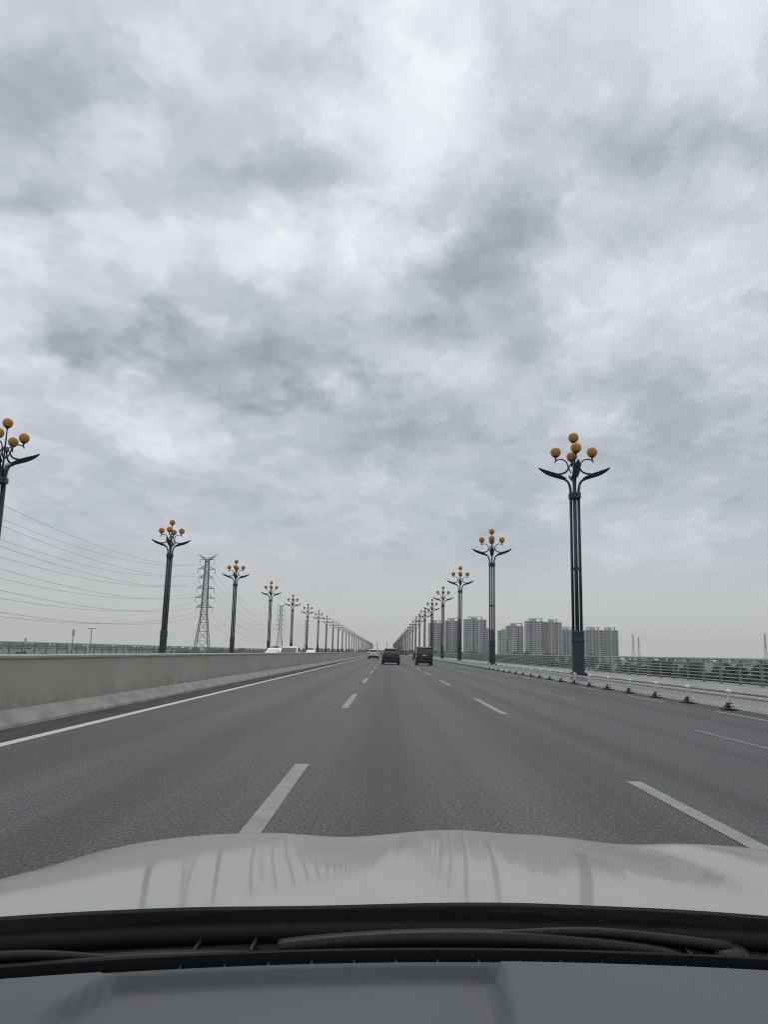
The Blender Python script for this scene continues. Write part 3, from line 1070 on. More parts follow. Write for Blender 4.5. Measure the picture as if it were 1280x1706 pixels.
vehicle('suv', (0.46, 85.2, 0.002), 0, 'dark sport utility car straight ahead in the middle lane', 'car', 'paint_dark', 1.90, 1.70, 4.6, 1.04, 0.62, 0.85, 1.25, 0.98, roof_in=0.27)
vehicle('van', (4.06, 86.8, 0.002), 0, 'tall black boxy van driving in the lane beside the street lamps', 'van', 'paint_black', 1.80, 1.96, 4.3, 1.08, 0.16, 0.75, 0.95, 1.02, roof_in=0.10, tail=0.16, plate='plate_white', plate_z=0.98)
vehicle('suv', (-2.35, 143.5, 0.002), 0, 'white sport utility car near the median wall farther ahead', 'car', 'paint_white', 1.93, 1.72, 4.6, 1.04, 0.55, 0.85, 1.25, 0.98, roof_in=0.26)
vehicle('car', (5.75, 148.0, 0.002), 0, 'small dark car in front of the black van mostly hidden by it', 'car', 'paint_dark', 1.80, 1.62, 4.5, 0.98, 0.6, 0.9, 1.25, 0.92)
vehicle('car', (0.9, 205.0, 0.002), 0, 'tiny dark car far ahead of the dark sport utility car', 'car', 'paint_dark', 1.82, 1.62, 4.6, 0.96, 0.8, 0.9, 1.3, 0.92)
vehicle('car', (-9.3, 76.0, 0.002), math.pi, 'white oncoming car, larger roof showing above the median wall', 'car', 'paint_white', 1.86, 1.62, 4.7, 0.98, 0.65, 1.05, 1.15, 0.94, rails=True)
vehicle('car', (-13.1, 92.0, 0.002), math.pi, 'white oncoming car with low roof, leftmost above the median wall', 'car', 'paint_white', 1.82, 1.47, 4.7, 0.92, 0.9, 1.0, 1.3, 0.88)
vehicle('car', (-13.6, 142.0, 0.002), math.pi, 'pale oncoming car just peeking over the median wall', 'car', 'paint_silver', 1.82, 1.40, 4.7, 0.92, 0.9, 1.0, 1.3, 0.88)
vehicle('car', (-9.5, 212.0, 0.002), math.pi, 'tiny dark oncoming car far along the median wall', 'car', 'paint_black', 1.85, 1.66, 4.7, 0.98, 0.55, 0.85, 1.25, 0.94)


# ------------------------------------------------------------------ high-rise blocks
def block(px_x0, px_x1, Y, ztop, label, floors, style, crown=0.5, rz=0.0, seed=1, mats=('block_pale', 'block_grey')):
    rnd = random.Random(seed)
    cx, w = (px_x0 + px_x1) / 2, (px_x1 - px_x0)
    d = 15.0
    t = thing('apartment_block', (cx, Y, LAND), label, 'building', 'high-rise blocks beyond the bridge', R(rz))
    H = ztop - LAND
    hw, hd = w / 2, d / 2
    fh = H / floors
    wall = MB()
    nb = max(3, int(round(w / 5.6)))                 # bays across the front
    bw = w / nb
    # recessed main slab plus projecting bays
    wall.box(-hw, hw, -hd + 1.6, hd, 0, H)
    kinds = []
    for i in range(nb):
        kinds.append('balcony' if (i + style) % 3 == 1 else ('window' if (i + style) % 3 == 0 else 'double'))
    wins, balc, pil = MB(), MB(), []
    for i, kd in enumerate(kinds):
        x0 = -hw + i * bw
        if kd != 'balcony':
            wall.box(x0 + 0.5, x0 + bw - 0.5, -hd, -hd + 1.598, 0, H - rnd.choice((0, 0, 3)))
        for f in range(floors):
            z = f * fh + 0.9
            if kd == 'balcony':
                balc.box(x0 + 0.1, x0 + bw - 0.1, -hd - 0.1, -hd + 1.59, z - 1.0, z + 0.25)
                wins.box(x0 + 0.3, x0 + bw - 0.3, -hd + 1.5, -hd + 1.7, z + 0.25, z + fh - 1.0)
            elif kd == 'window':
                wins.box(x0 + bw * 0.22, x0 + bw * 0.78, -hd - 0.06, -hd + 0.1, z + 0.0, z + 1.55)
            else:
                wins.box(x0 + bw * 0.14, x0 + bw * 0.48, -hd - 0.06, -hd + 0.1, z + 0.0, z + 1.6)
                wins.box(x0 + bw * 0.52, x0 + bw * 0.86, -hd - 0.06, -hd + 0.1, z + 0.0, z + 1.6)
    for f in range(floors):                           # gable windows
        z = f * fh + 0.9
        for s in (-1, 1):
            for yy in (-3.5, 4.0):
                wins.box(s * hw - 0.06, s * hw + 0.06, yy - 1.0, yy + 1.0, z + 0.1, z + 1.6)
    wall.build('wall', mats[0], t)
    b = MB()
    for i in range(0, nb + 1, 2):
        xx = -hw + i * bw
        b.box(max(xx - 0.42, -hw - 0.05), min(xx + 0.42, hw + 0.05), -hd - 0.25, -hd + 1.59, 0, H + 0.6)
    b.build('pilaster_strips', 'block_white', t)['kind'] = 'stuff'
    wins.build('window_grid', 'block_glass', t)['kind'] = 'stuff'
    if balc.v:
        balc.build('balcony_slabs', mats[1], t)['kind'] = 'stuff'
    # plant room and open concrete crown
    b = MB()
    b.box(-hw * 0.35, hw * 0.2, -2, 6, H, H + 4.2)
    b.box(-hw - 0.05, hw + 0.05, -hd + 1.5, hd + 0.05, H, H + 1.1)
    b.build('roof', mats[1], t)
    if crown:
        x0, x1 = -hw * crown + rnd.uniform(-2, 2), hw * crown + rnd.uniform(-1, 3)
        b = MB()
        for xx in (x0, (x0 + x1) / 2 - 3, x1):
            b.box(xx - 0.7, xx + 0.7, -hd + 0.2, -hd + 1.7, H + 0.4, H + 4.6)
            b.box(xx - 0.7, xx + 0.7, 1, 2.4, H + 1.0, H + 4.6)
            b.box(xx - 0.7, xx + 0.7, -hd + 0.2, 2.4, H + 4.6, H + 5.5)
        b.box(x0 - 1.2, x1 + 1.2, -hd - 0.1, -hd + 1.9, H + 4.5, H + 5.7)
        b.build('crown_frame', 'block_white', t)
    return t


BL = [
    # x0, x1, Y, ztop, label, floors, style, crown, rz, mats
    (96, 128, 1820, 69, 'grey tower block partly behind lamp posts at the road end of the skyline', 25, 0, 0.4, 4, ('block_grey', 'block_pale')),
    (136, 172, 1850, 76, 'second tower block from the road, wide pale block with roof frame', 27, 1, 0.75, 3, ('block_pale', 'block_grey')),
    (175, 225, 1800, 78, 'broad pale tower block with long roof frame, widest of the skyline', 28, 2, 0.62, 2, ('block_pale', 'block_grey')),
    (262, 290, 2150, 67, 'narrow far block between the broad tower and a lamp post', 24, 0, 0, 0, ('block_grey', 'block_grey')),
    (288, 318, 2050, 62, 'lower plain grey block with a stair tower on its roof', 23, 1, 0, 0, ('block_pale', 'block_grey')),
    (246, 284, 1750, 37, 'lowest pale block of the skyline in front of a taller one', 16, 2, 0, 0, ('block_white', 'block_grey')),
    (276, 315, 1830, 67, 'pale tower block with balconies next to the tallest pair', 25, 1, 0.6, -2, ('block_pale', 'block_grey')),
    (313, 355, 1790, 77, 'tallest twin tower on the side nearer the road', 28, 0, 0.65, -3, ('block_pale', 'block_grey')),
    (357, 397, 1800, 76, 'tallest twin tower on the side nearer the big street lamp', 28, 1, 0.5, -3, ('block_pale', 'block_grey')),
    (409, 436, 1850, 62, 'narrow grey block half hidden by the big street lamp base', 23, 2, 0.7, -4, ('block_grey', 'block_pale')),
    (458, 497, 1830, 62, 'grey tower block just past the big street lamp', 23, 0, 0.55, -4, ('block_grey', 'block_pale')),
    (500, 533, 1830, 62, 'tower block at the far end of the skyline nearest the distant pylons', 23, 1, 0.6, -4, ('block_grey', 'block_pale')),
]
for i, (x0, x1, Y, zt, lab, fl, st, cr_, rz, ms) in enumerate(BL):
    k_ = 0.72
    block(x0 * k_, x1 * k_, Y * k_, EYE + (zt - EYE) * k_, lab, int(round((EYE + (zt - EYE) * k_ - LAND) / 3.05)), st, cr_, rz, 30 + i, ms)


# ------------------------------------------------------------------ pylons and wires
ARM_Z = [57.4, 51.1, 45.4, 38.8, 32.6, 26.6]
ARM_W = [4.7, 5.4, 4.8, 5.5, 6.3, 5.3]


def pylon_meshes(thick=1.0):
    base, H = LAND, 60.0
    def half(z):
        if z < 22:
            return 5.4 + (1.95 - 5.4) * (z - base) / (22 - base)
        return 1.95 + (1.1 - 1.95) * (z - 22) / (57 - 22)
    b = MB()
    zs = [base, -1, 5.5, 11.5, 17, 22, 26.6, 29.6, 32.6, 35.7, 38.8, 42.1, 45.4, 48.2, 51.1, 54.2, 57.4]
    corners = [(-1, -1), (1, -1), (1, 1), (-1, 1)]
    P_ = lambda c, z: Vector((c[0] * half(z), c[1] * half(z), z))
    for c in corners:
        for a, z in zip(zs, zs[1:]):
            b.beam(P_(c, a), P_(c, z), 0.34 * thick)
    for a, z in zip(zs, zs[1:]):
        for i in range(4):
            c0, c1 = corners[i], corners[(i + 1) % 4]
            b.beam(P_(c0, a), P_(c1, z), 0.15 * thick)
            b.beam(P_(c1, a), P_(c0, z), 0.15 * thick)
            b.beam(P_(c0, z), P_(c1, z), 0.16 * thick)
    tower = b.mesh('lattice_tower', 'steel_lattice')
    arms = []
    for k, (z, w) in enumerate(zip(ARM_Z, ARM_W)):
        b = MB()
        h = half(z)
        for s in (-1, 1):
            tip = Vector((s * w, 0, z))
            for sy in (-1, 1):
                b.beam(Vector((s * h, sy * h, z)), tip, 0.22 * thick)
                if k > 0:
                    b.beam(Vector((s * h, sy * h, z + 1.9)), tip, 0.20 * thick)
                    b.beam(Vector((s * (h + (w - h) * 0.5), sy * h * 0.5, z)), Vector((s * (h + (w - h) * 0.35), sy * h * 0.65, z + 1.2)), 0.12 * thick)
            if k == 0:
                hn = Vector((s * 5.9, 0, 60.6))
                for sy in (-1, 1):
                    b.beam(Vector((s * 0.2, sy * h, z - 1.6)), hn, 0.24 * thick)
                    b.beam(Vector((s * h, sy * h, z)), hn, 0.22 * thick)
                    b.beam(Vector((s * 0.2, sy * h, z + 0.9)), Vector((s * 2.9, 0, 58.7)), 0.15 * thick)
        arms.append(b.mesh('crossarm', 'steel_lattice'))
    b = MB()
    b.tube([(0, 0, 0), (0, 0, -2.1)], 0.13 * thick, 6)
    b.ball((0, 0, -2.35), 0.26 * thick, 8, 5)
    return tower, arms, b.mesh('insulator', 'insulator')


PY = pylon_meshes()
PY_FAR = pylon_meshes(1.1)


def pylon(x, y, label, rz=0.0, s=1.0, far=False, dz=0.0):
    tw, ar, ins = PY_FAR if far else PY
    t = thing('transmission_pylon', (x, y, dz), label, 'pylon', 'lattice transmission pylons', rz)
    t.scale = (s, s, s)
    link('lattice_tower', tw, t)
    for a, z, w in zip(ar, ARM_Z, ARM_W):
        o = link('crossarm', a, t)
        if not far:
            for s_ in (-1, 1):
                link('insulator', ins, o, (s_ * w, 0, z))
    return t


PYL = [(-96, -12), (-117, 500), (-140, 1030), (-160, 1560)]
pylon(*PYL[1], 'tall lattice pylon carrying wires, nearest and largest in the picture', R(3))
pylon(*PYL[2], 'second lattice pylon between street lamps beyond the median wall', R(3))
pylon(*PYL[3], 'third lattice pylon of the line, faint behind the street lamps', R(3), far=True)
pylon(*PYL[0], 'lattice pylon of the same line standing beside the bridge', R(3))
pylon(700, 2250, 'distant pylon to the side of the skyline, taller of a close pair', R(40), 1.12, True, 1.0)
pylon(738, 2320, 'distant pylon to the side of the skyline, shorter of a close pair', R(40), 1.06, True, 0.5)
pylon(1075, 2250, 'lone distant pylon above the far hill near the picture edge', R(40), 1.3, True, 2.6)
pylon(-30, 2450, 'tiny hazy pylon over the vanishing point, first of two', R(20), 0.6, True, LAND * 0.4)
pylon(0, 2700, 'tiny hazy pylon over the vanishing point, second of two', R(20), 0.65, True, LAND * 0.35)


def wire(offx, z, sag, r, label):
    pts = []
    for (xa, ya), (xb, yb) in zip(PYL, PYL[1:]):
        n = 28
        for i in range(n + (1 if (xb, yb) == PYL[-1] else 0)):
            u = i / n
            pts.append((xa + (xb - xa) * u + offx, ya + (yb - ya) * u, z - sag * 4 * u * (1 - u)))
    o = MB().tube(pts, r, 5).build('power_line', 'cable')
    tag(o, label, 'cable', 'wires strung between the pylons')


for k, (z, w) in enumerate(zip(ARM_Z, ARM_W)):
    nm = ('top', 'second', 'third', 'fourth', 'fifth', 'lowest')[k]
    wire(-w, z - 2.6, 19.2 - 0.75 * k, 0.046, f'sagging conductor on the outer end of the {nm} pylon crossarm')
    wire(w, z - 2.6, 19.2 - 0.75 * k, 0.046, f'sagging conductor on the inner end of the {nm} pylon crossarm')
wire(-5.9, 60.6, 17.5, 0.018, 'thin earth wire from the outer pylon horn')
wire(5.9, 60.6, 17.5, 0.018, 'thin earth wire from the inner pylon horn')


def mast(x, y, h, label, kind):
    t = thing('mast', (x, y, LAND), label, 'mast', 'thin masts on the horizon')
    MB().tube([(0, 0, 0), (0, 0, h)], [0.55, 0.28], 8).build('pole', 'steel_lattice', t)
    b = MB()
    if kind == 'lamp':
        b.tube(bez([(0, 0, h - 0.4), (1.2, 0, h + 0.5), (3.0, 0, h + 0.3)], 4), 0.22, 6)
        b.bbox(-3.2, 0.4, -0.4, 0.4, h - 0.2, h + 0.4, 0.1)
        b.build('head', 'steel_lattice', t)
    else:
        for k in range(3):
            b.tube([(0.7 * math.cos(2.1 * k), 0.7 * math.sin(2.1 * k), h - 5), (0.7 * math.cos(2.1 * k), 0.7 * math.sin(2.1 * k), h)], 0.2, 6)
        b.build('antenna', 'steel_lattice', t)


mast(-243, 610, 22, 'slim antenna mast on the horizon, leftmost but one', 'antenna')
mast(-229, 610, 22.5, 'slim lamp mast with hooked head on the horizon', 'lamp')
mast(-330, 720, 15, 'shortest slim antenna mast near the picture edge', 'antenna')


# ------------------------------------------------------------------ trees
def tree_meshes(seed, h, rad, n_leaf, leaf_s, leaf_m):
    rnd = random.Random(seed)
    tk = MB()
    th = h * 0.38
    tk.tube([(0, 0, 0), (0.05 * h * rnd.uniform(-1, 1) * 0.3, 0, th * 0.6), (0.1 * rnd.uniform(-1, 1), 0.1, h * 0.62)], [h * 0.022, h * 0.016, h * 0.007], 7)
    lobes = []
    for k in range(11):
        a = rnd.uniform(0, 2 * math.pi)
        rr_ = rad * math.sqrt(rnd.random()) * 0.72
        zz = h * rnd.uniform(0.36, 0.84)
        lr = rad * rnd.uniform(0.30, 0.52) * (1.15 - 0.5 * (zz / h - 0.36))
        c = Vector((rr_ * math.cos(a), rr_ * math.sin(a), zz))
        lobes.append((c, lr))
        if k < 6:
            tk.tube([(0, 0, th * rnd.uniform(0.6, 1.0)), c * 0.55 + Vector((0, 0, zz * 0.42)), c], [h * 0.009, h * 0.006, h * 0.003], 5)
    cr_ = MB()
    for k in range(n_leaf):
        c, lr = rnd.choice(lobes)
        d = Vector((rnd.gauss(0, 1), rnd.gauss(0, 1), rnd.gauss(0, 1))).normalized()
        p = c + Vector((d.x, d.y, d.z * 0.8)) * lr * (rnd.random() ** 0.4) * rnd.uniform(0.85, 1.15)
        nrm = (d + Vector((rnd.gauss(0, 0.5), rnd.gauss(0, 0.5), rnd.gauss(0, 0.5) + 0.3))).normalized()
        s = leaf_s * rnd.uniform(0.6, 1.4)
        u = nrm.orthogonal().normalized()
        u = (Matrix.Rotation(rnd.uniform(0, 6.28), 3, nrm) @ u)
        v_ = nrm.cross(u)
        cr_.add([p + u * s, p + v_ * s * 0.55, p - u * s, p - v_ * s * 0.55], [(0, 1, 2, 3)])
    return tk.mesh('trunk', 'bark'), cr_.mesh('crown', leaf_m)


TV = [tree_meshes(1, 9.5, 3.6, 2600, 0.30, 'leaf_mid'), tree_meshes(2, 8.5, 3.2, 2400, 0.28, 'leaf_dark'),
      tree_meshes(3, 10.5, 3.0, 2400, 0.30, 'leaf_olive'), tree_meshes(4, 7.5, 3.6, 2400, 0.28, 'leaf_mid')]
KIND = ['mid-green broad tree', 'dark green rounded tree', 'olive slender tree', 'low spreading green tree']


def tree(x, y, v_, s, label, group='trees below the bridge'):
    t = thing('tree', (x, y, LAND - 0.3), label, 'tree', group, random.uniform(0, 6.28))
    t.scale = (s, s, s * random.uniform(0.9, 1.1))
    link('trunk', TV[v_][0], t)
    link('crown', TV[v_][1], t)


cnt = {}
rt = random.Random(21)
spots = []
for k in range(150):
    y = 38 + 330 * (k / 150) ** 1.4 + rt.uniform(-4, 4)
    x = 16 + rt.uniform(7, 24) + (y - 40) * rt.uniform(0.0, 0.55)
    if x / y > 0.64 or any((x - a) ** 2 + (y - b2) ** 2 < 16 for a, b2 in spots):
        continue
    spots.append((x, y))
for i, (x, y) in enumerate(spots):
    v_ = rt.randrange(4)
    k = cnt.get(v_, 0)
    cnt[v_] = k + 1
    tree(x, y, v_, rt.uniform(0.85, 1.12), f'{KIND[v_]}, {ORD[k]} of its kind seen through the railing beyond the footway')
tree(213, 1050, 1, 2.0, 'dark round tree rising above the railing before the twin towers', 'lone trees')
tree(1003, 2150, 1, 1.9, 'small dark lone tree on the horizon near the far pylon', 'lone trees')
tree(-128, 900, 1, 1.8, 'dark round tree on the horizon beyond the median wall', 'lone trees')
tree(-121, 880, 0, 1.6, 'lower green tree touching the dark round one on the horizon', 'lone trees')
spots2 = []
for k in range(26):
    y = 110 + 14 * k + rt.uniform(-8, 8)
    x = -(26 + rt.uniform(10, 30) + y * rt.uniform(0.10, 0.42))
    v_ = rt.randrange(4)
    kk = cnt.get(10 + v_, 0)
    cnt[10 + v_] = kk + 1
    tree(x, y, v_, rt.uniform(0.72, 0.97), f'{KIND[v_]}, {ORD[kk]} of its kind behind the railing past the median wall', 'trees beyond the oncoming lanes')


def woods():
    rnd = random.Random(5)
    mb = MB()
    ico = [(0, 0, 1), (0.894, 0, 0.447), (0.276, 0.851, 0.447), (-0.724, 0.526, 0.447), (-0.724, -0.526, 0.447), (0.276, -0.851, 0.447),
           (0.724, 0.526, -0.447), (-0.276, 0.851, -0.447), (-0.894, 0, -0.447), (-0.276, -0.851, -0.447), (0.724, -0.526, -0.447), (0, 0, -1)]
    fcs = [(0, 1, 2), (0, 2, 3), (0, 3, 4), (0, 4, 5), (0, 5, 1), (1, 6, 2), (2, 7, 3), (3, 8, 4), (4, 9, 5), (5, 10, 1), (2, 6, 7), (3, 7, 8), (4, 8, 9), (5, 9, 10), (1, 10, 6), (11, 7, 6), (11, 8, 7), (11, 9, 8), (11, 10, 9), (11, 6, 10)]
    def clump(x, y, z, r, h):
        for k in range(5):
            a = rnd.uniform(0, 6.28)
            q = r * rnd.uniform(0.0, 0.7)
            rr_ = r * rnd.uniform(0.35, 0.6)
            c = (x + q * math.cos(a), y + q * math.sin(a), z + h * rnd.uniform(0.35, 0.78))
            mb.add([(c[0] + p[0] * rr_ * rnd.uniform(0.7, 1.2), c[1] + p[1] * rr_, c[2] + p[2] * rr_ * rnd.uniform(0.65, 1.1)) for p in ico], fcs)
        mb.beam((x, y, z - 1), (x, y, z + h * 0.5), 0.5)
    for belt, (y0, y1, n) in enumerate(((1150, 1500, 420), (1700, 2300, 700), (2500, 3400, 900))):
        for k in range(n):
            y = rnd.uniform(y0, y1)
            x = rnd.uniform(-0.62, 0.62) * y
            if belt == 0 and -60 < x < 40:
                continue
            if noise.noise((x * 0.006, y * 0.01, 1.0)) < -0.12:
                continue
            h = rnd.uniform(8, 13) * (1 + 0.12 * belt)
            gz = LAND + 62 * math.exp(-((x - 2350) / 620) ** 2 - ((y - 3000) / 500) ** 2) + 30 * math.exp(-((x + 2600) / 900) ** 2 - ((y - 3500) / 350) ** 2)
            clump(x, y, gz - 1, rnd.uniform(4, 7), h)
    for n, xa, xb, y0, y1, ha, hb in ((260, 28, 150, 560, 1150, 11.5, 15.5), (120, -170, -45, 620, 1150, 10, 12.5), (150, -170, 170, 1540, 1700, 16, 21)):
        for k in range(n):
            clump(rnd.uniform(xa, xb), rnd.uniform(y0, y1), LAND - 1, rnd.uniform(4, 7), rnd.uniform(ha, hb))
    o = mb.build('woods', 'leaf_far')
    tag(o, 'far-off belt of trees along the horizon', 'trees', kind='stuff')


woods()


# ------------------------------------------------------------------ the car we sit in
CX = 0.215                                                             # its centre line
own = thing('car', (CX, 0, 0), 'white car whose bonnet, wipers and dashboard fill the foreground', 'car')
HW = 0.96


def lerp_table(tab, u):
    """smooth curve through the table"""
    n = len(tab)
    for i in range(n - 1):
        (a, va), (b2, vb) = tab[i], tab[i + 1]
        if u <= b2:
            m0 = 0.0 if i == 0 else (vb - tab[i - 1][1]) / (b2 - tab[i - 1][0])
            m1 = (vb - va) / (b2 - a) if i == n - 2 else (tab[i + 2][1] - va) / (tab[i + 2][0] - a)
            t = max(0.0, (u - a) / (b2 - a))
            h_ = b2 - a
            return (2 * t ** 3 - 3 * t * t + 1) * va + (t ** 3 - 2 * t * t + t) * h_ * m0 + (3 * t * t - 2 * t ** 3) * vb + (t ** 3 - t * t) * h_ * m1
    return tab[-1][1]


ACROSS = [(0, 0.0), (0.14, -0.002), (0.30, -0.014), (0.44, -0.006), (0.58, -0.007), (0.70, -0.015), (0.80, -0.032), (0.88, -0.060), (0.93, -0.098), (0.955, -0.19), (0.96, -0.30)]


def hood_z(x, t):
    """x across from the centre line, t metres forward of the trailing edge"""
    u = abs(x)
    z = 0.985 - 0.095 * t - 0.014 * t * t
    k = sstep(0.0, 0.75, t) * 0.80 + 0.20
    a = lerp_table(ACROSS, u) * k
    # sharp centre crease, a little higher on the near side of the badge line
    z += 0.005 * k * (sstep(-0.22, -0.05, x) - sstep(-0.05, 0.07, x))
    if t > 0.72:
        z -= 0.9 * (t - 0.72) ** 2
    return z + a


def hood():
    mb = MB()
    us = [-0.96, -0.958, -0.95, -0.935, -0.915, -0.885, -0.85, -0.82, -0.79] + [-0.76 + 1.52 * i / 100 for i in range(101)] + [0.79, 0.82, 0.85, 0.885, 0.915, 0.935, 0.95, 0.958, 0.96]
    ts = [0.0, 0.012] + [0.03 + 1.12 * i / 56 for i in range(57)] + [1.20, 1.28, 1.36, 1.42]
    vs, fs = [], []
    for t in ts:
        for x in us:
            yr = 1.012 - 0.22 * x * x
            tc_ = 1.765 - 0.24 * (abs(x) / HW) ** 3 - yr                  # where the bonnet rolls over to the nose
            z = hood_z(x, t * 0.755 / tc_)
            vs.append((x, yr + t, z))
    n = len(us)
    for j in range(len(ts) - 1):
        for i in range(n - 1):
            fs.append((j * n + i, j * n + i + 1, (j + 1) * n + i + 1, (j + 1) * n + i))
    # rolled-under trailing edge
    mb.add(vs, fs, smooth=True)
    lip = [(x, 1.012 - 0.22 * x * x, hood_z(x, 0.0)) for x in us] + [(x, 1.012 - 0.22 * x * x + 0.004, hood_z(x, 0.0) - 0.005) for x in us]
    mb.add(lip, [(n + i, n + i + 1, i + 1, i) for i in range(n - 1)], smooth=False)
    return mb.build('bonnet', 'own_paint', own)


hood()
# wings, bumper and front wheels below the bonnet
for s in (-1, 1):
    b = MB()
    b.bbox(min(s * 0.86, s * 0.955), max(s * 0.86, s * 0.955), 0.55, 1.35, 0.30, 0.62, 0.02)
    b.build('front_wing', 'own_paint', own)
b = MB()
b.bbox(-0.86, 0.86, 1.95, 2.42, 0.24, 0.60, 0.06)
b.build('front_bumper', 'own_paint', own)
ty, ri = wheel_meshes(0.33, 0.22)
for s in (-1, 1):
    w_ = link('wheel', ty, own, (s * 0.76, 1.72, 0.332), math.pi if s > 0 else 0)
    link('rim', ri, w_)


def arc_strip(name, x0, x1, prof, curve, mat, parent, n=40, smooth=True):
    """profile (dy, z) swept across the car; curve(x) gives the y of the arc"""
    mb = MB()
    rings = []
    for i in range(n + 1):
        x = x0 + (x1 - x0) * i / n
        rings.append([(x, curve(x) + dy, z) for dy, z in prof])
    mb.loft(rings, smooth=smooth)
    return mb.build(name, mat, parent)


rearc = lambda x: 1.012 - 0.22 * x * x
dashc = lambda x: 0.893 - (0.24 if x < 0 else 0.19) * x * x
cowl = arc_strip('cowl_panel', -0.78, 0.78, [(-0.085, 0.925), (-0.085, 0.940), (-0.07, 0.944), (-0.035, 0.938), (-0.02, 0.946), (0.02, 0.944), (0.05, 0.93), (0.05, 0.91)], rearc, 'cowl_black', own, smooth=False)
seal = arc_strip('rubber_seal', -0.78, 0.78, [(-0.012, 0.944), (-0.010, 0.962), (0.002, 0.966), (0.012, 0.960), (0.014, 0.944)], rearc, 'cowl_black', own)
for i in range(15):
    x = -0.42 + 0.062 * i
    b = MB(); b.bbox(-0.0022, 0.0022, -0.05, -0.012, 0.938, 0.953, 0.001)
    b.build('grille_rib', 'wiper_black', cowl, (x, rearc(x), 0))


def wiper(pts, label=None):
    w = link('wiper', None, own, (0, 0, 0))
    pth = bez(pts, 8)
    n = len(pth)
    rings = []
    for i, p in enumerate(pth):
        u = i / (n - 1)
        hgt = 0.004 + 0.012 * math.sin(math.pi * min(1, u * 0.9 + 0.12)) ** 0.7
        rings.append([p + Vector((0, -0.011, 0)), p + Vector((0, -0.008, hgt)), p + Vector((0, 0.008, hgt)), p + Vector((0, 0.012, 0))])
    MB().loft(rings, smooth=True).build('blade', 'wiper_black', w)
    mid_ = pth[n // 2]
    e = pth[-1]
    sg = 1 if e.x > pth[0].x else -1
    MB().tube(bez([mid_ + Vector((0, 0, 0.012)), (mid_ + e) / 2 + Vector((0.02 * sg, 0.010, 0.016)), e + Vector((0.06 * sg, 0.01, 0.006))], 6), [0.004 + 0.004 * i / 12 for i in range(13)], 6).build('arm', 'wiper_black', w)
    b = MB(); b.lathe([(0.024, -0.012), (0.024, 0.0), (0.018, 0.006), (0.006, 0.008)], n=14)
    b.build('pivot_cap', 'wiper_black', w, e + Vector((0.06 * sg, 0.01, 0.0)))
    return w


wy = lambda x, o: rearc(x) - 0.052 + o
wiper([(x, wy(x, 0.012), 0.947 + 0.004 * math.sin(3.14 * (x + 0.33) / 0.46)) for x in (-0.33, -0.24, -0.14, -0.04, 0.06, 0.13)])
wiper([(x, wy(x, 0.0), 0.938) for x in (-0.34, -0.42, -0.50, -0.58, -0.66)])

# windscreen with its black border, pillars, roof
WS_B = lambda x: (rearc(x) - 0.088, 0.946)
WS_T = lambda x: (0.075 - 0.06 * (x / 0.55) ** 2, 1.415 - 0.02 * (x / 0.55) ** 2)


def glass_sheet(name, u0, u1, mat, parent, off=0.0):
    mb = MB()
    nx, nu = 28, 12
    vs, fs = [], []
    for j in range(nu + 1):
        u = u0 + (u1 - u0) * j / nu
        for i in range(nx + 1):
            s = -1 + 2 * i / nx
            xb, xt = 0.74 * s, 0.58 * s
            yb, zb = WS_B(xb)
            yt, zt = WS_T(xt)
            x = xb + (xt - xb) * u
            bow = 0.035 * math.sin(math.pi * u)
            vs.append((x, yb + (yt - yb) * u + bow * 0.5 + off, zb + (zt - zb) * u + bow * 0.85 + off))
    for j in range(nu):
        for i in range(nx):
            fs.append((j * (nx + 1) + i, j * (nx + 1) + i + 1, (j + 1) * (nx + 1) + i + 1, (j + 1) * (nx + 1) + i))
    mb.add(vs, fs, smooth=True)
    return mb.build(name, mat, parent)


ws = glass_sheet('windscreen', 0.0, 1.0, 'clear_glass', own)
for s in (-1, 1):
    yb, zb = WS_B(0.74)
    yt, zt = WS_T(0.58)
    b = MB()
    b.tube(bez([(s * 0.79, yb + 0.05, 0.93), (s * 0.76, yb - 0.05, zb + 0.05), (s * 0.68, (yb + yt) / 2, (zb + zt) / 2 + 0.035), (s * 0.61, yt - 0.02, zt + 0.01)], 5), 0.045, 8)
    b.build('pillar', 'own_paint', own)
mb = MB()
vs, fs = [], []
nx, ny = 20, 16
for lay in (0.0, 0.035):
    for j in range(ny + 1):
        for i in range(nx + 1):
            s = -1 + 2 * i / nx
            x = 0.64 * s
            y0_, z0_ = WS_T(0.55 * s)
            y = y0_ - 0.01 - 1.5 * j / ny
            z = z0_ + 0.004 + lay + 0.05 * math.sin(math.pi * 0.9 * j / ny) - 0.03 * abs(s) ** 3
            vs.append((x, y, z))
n1 = (nx + 1) * (ny + 1)
for j in range(ny):
    for i in range(nx):
        a = j * (nx + 1) + i
        fs.append((a, a + 1, a + nx + 2, a + nx + 1))
        fs.append((n1 + a, n1 + a + nx + 1, n1 + a + nx + 2, n1 + a + 1))
for i in range(nx):
    fs.append((i, n1 + i, n1 + i + 1, i + 1))
mb.add(vs, fs, smooth=True)
mb.build('roof', 'own_paint', own)


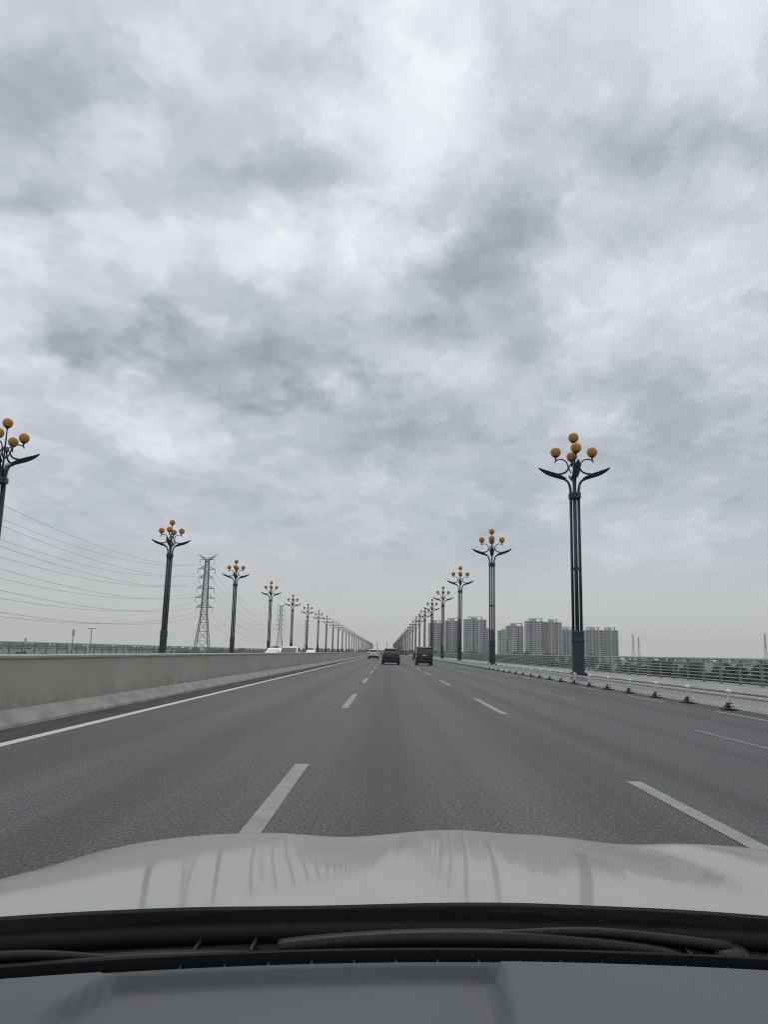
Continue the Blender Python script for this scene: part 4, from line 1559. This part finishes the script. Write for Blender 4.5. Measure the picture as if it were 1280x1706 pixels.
# dashboard
def dash():
    mb = MB()
    xs = [-0.76 + 1.52 * i / 190 for i in range(191)]
    ss = [0.0, 0.003, 0.006, 0.009, 0.012] + [0.016 + 0.40 * (i / 90) for i in range(91)]      # metres back from the front edge
    vs, fs = [], []
    for s in ss:
        for x in xs:
            X = x + CX
            y = dashc(x) - s
            # raised pads either side of the flat tray
            e_r = 0.123 - CX
            wr = 0.005 + 0.10 * max(0.0, 0.872 - y)
            m_r = sstep(e_r - wr, e_r, x)
            e_l = -0.268 - CX - 0.42 * max(0.0, 0.815 - y)
            wl = 0.008 + 0.16 * max(0.0, 0.83 - y)
            m_l = 1 - sstep(e_l, e_l + wl, x)
            pad = max(m_r, m_l)
            z = 0.946 + 0.020 * pad + 0.018 * sstep(0.14, 0.36, s) * 0 - 0.10 * max(0, s - 0.16) ** 1.5
            z += 0.020 * (1 - pad) * (1 - sstep(0.69, 0.77, y))                        # tray sweeps up to the pads towards us
            if s < 0.012:
                z += 0.016 * (1 - pad) * (1 - s / 0.012)
            z -= 0.004 * pad * (1 - sstep(0, 0.008, s))
            vs.append((x, y, z))
    n = len(xs)
    for j in range(len(ss) - 1):
        for i in range(n - 1):
            fs.append((j * n + i, (j + 1) * n + i, (j + 1) * n + i + 1, j * n + i + 1))
    k0 = len(vs)
    for x in xs:
        vs.append((x, dashc(x) - 0.001, 0.90))
    for i in range(n - 1):
        fs.append((i, i + 1, k0 + i + 1, k0 + i))
    mb.add(vs, fs, smooth=True)
    return mb.build('dashboard', 'dash_grey', own)


db = dash()
arc_strip('defroster_trough', -0.40, 0.185, [(-0.001, 0.935), (0.003, 0.948), (0.022, 0.948), (0.026, 0.935)], dashc, 'dash_black', db, smooth=False)
arc_strip('defroster_rim', -0.76, 0.76, [(0.024, 0.945), (0.024, 0.9655), (0.0265, 0.967), (0.029, 0.9655), (0.029, 0.945)], dashc, 'cowl_black', db, smooth=False)
arc_strip('windscreen_shelf', -0.76, 0.76, [(0.028, 0.925), (0.028, 0.952), (0.055, 0.948), (0.055, 0.925)], dashc, 'dash_black', db, smooth=False)
for i in range(15):
    x = -0.42 + 0.0445 * i
    b = MB(); b.bbox(-0.0012, 0.0012, 0.001, 0.0235, 0.944, 0.957, 0.0004)
    b.build('defroster_rib', 'rib_grey', db, (x, dashc(x), 0))

# ------------------------------------------------------------------ haze
hm = bpy.data.materials.new('haze')
hm.use_nodes = True
ht = hm.node_tree
ht.nodes.remove(ht.nodes['Principled BSDF'])
pv = ht.nodes.new('ShaderNodeVolumePrincipled')
pv.inputs['Color'].default_value = (0.985, 0.98, 0.955, 1)
pv.inputs['Density'].default_value = 0.00019
pv.inputs['Anisotropy'].default_value = 0.0
ht.links.new(pv.outputs[0], ht.nodes['Material Output'].inputs['Volume'])
MATS['haze'] = hm
hz_o = MB().box(-4000, 4000, -4000, 4000, LAND - 3, 112).build('haze', 'haze')
hz_o['kind'] = 'stuff'
hz_o['label'] = 'thin grey haze over the whole scene'
hz_o['category'] = 'haze'
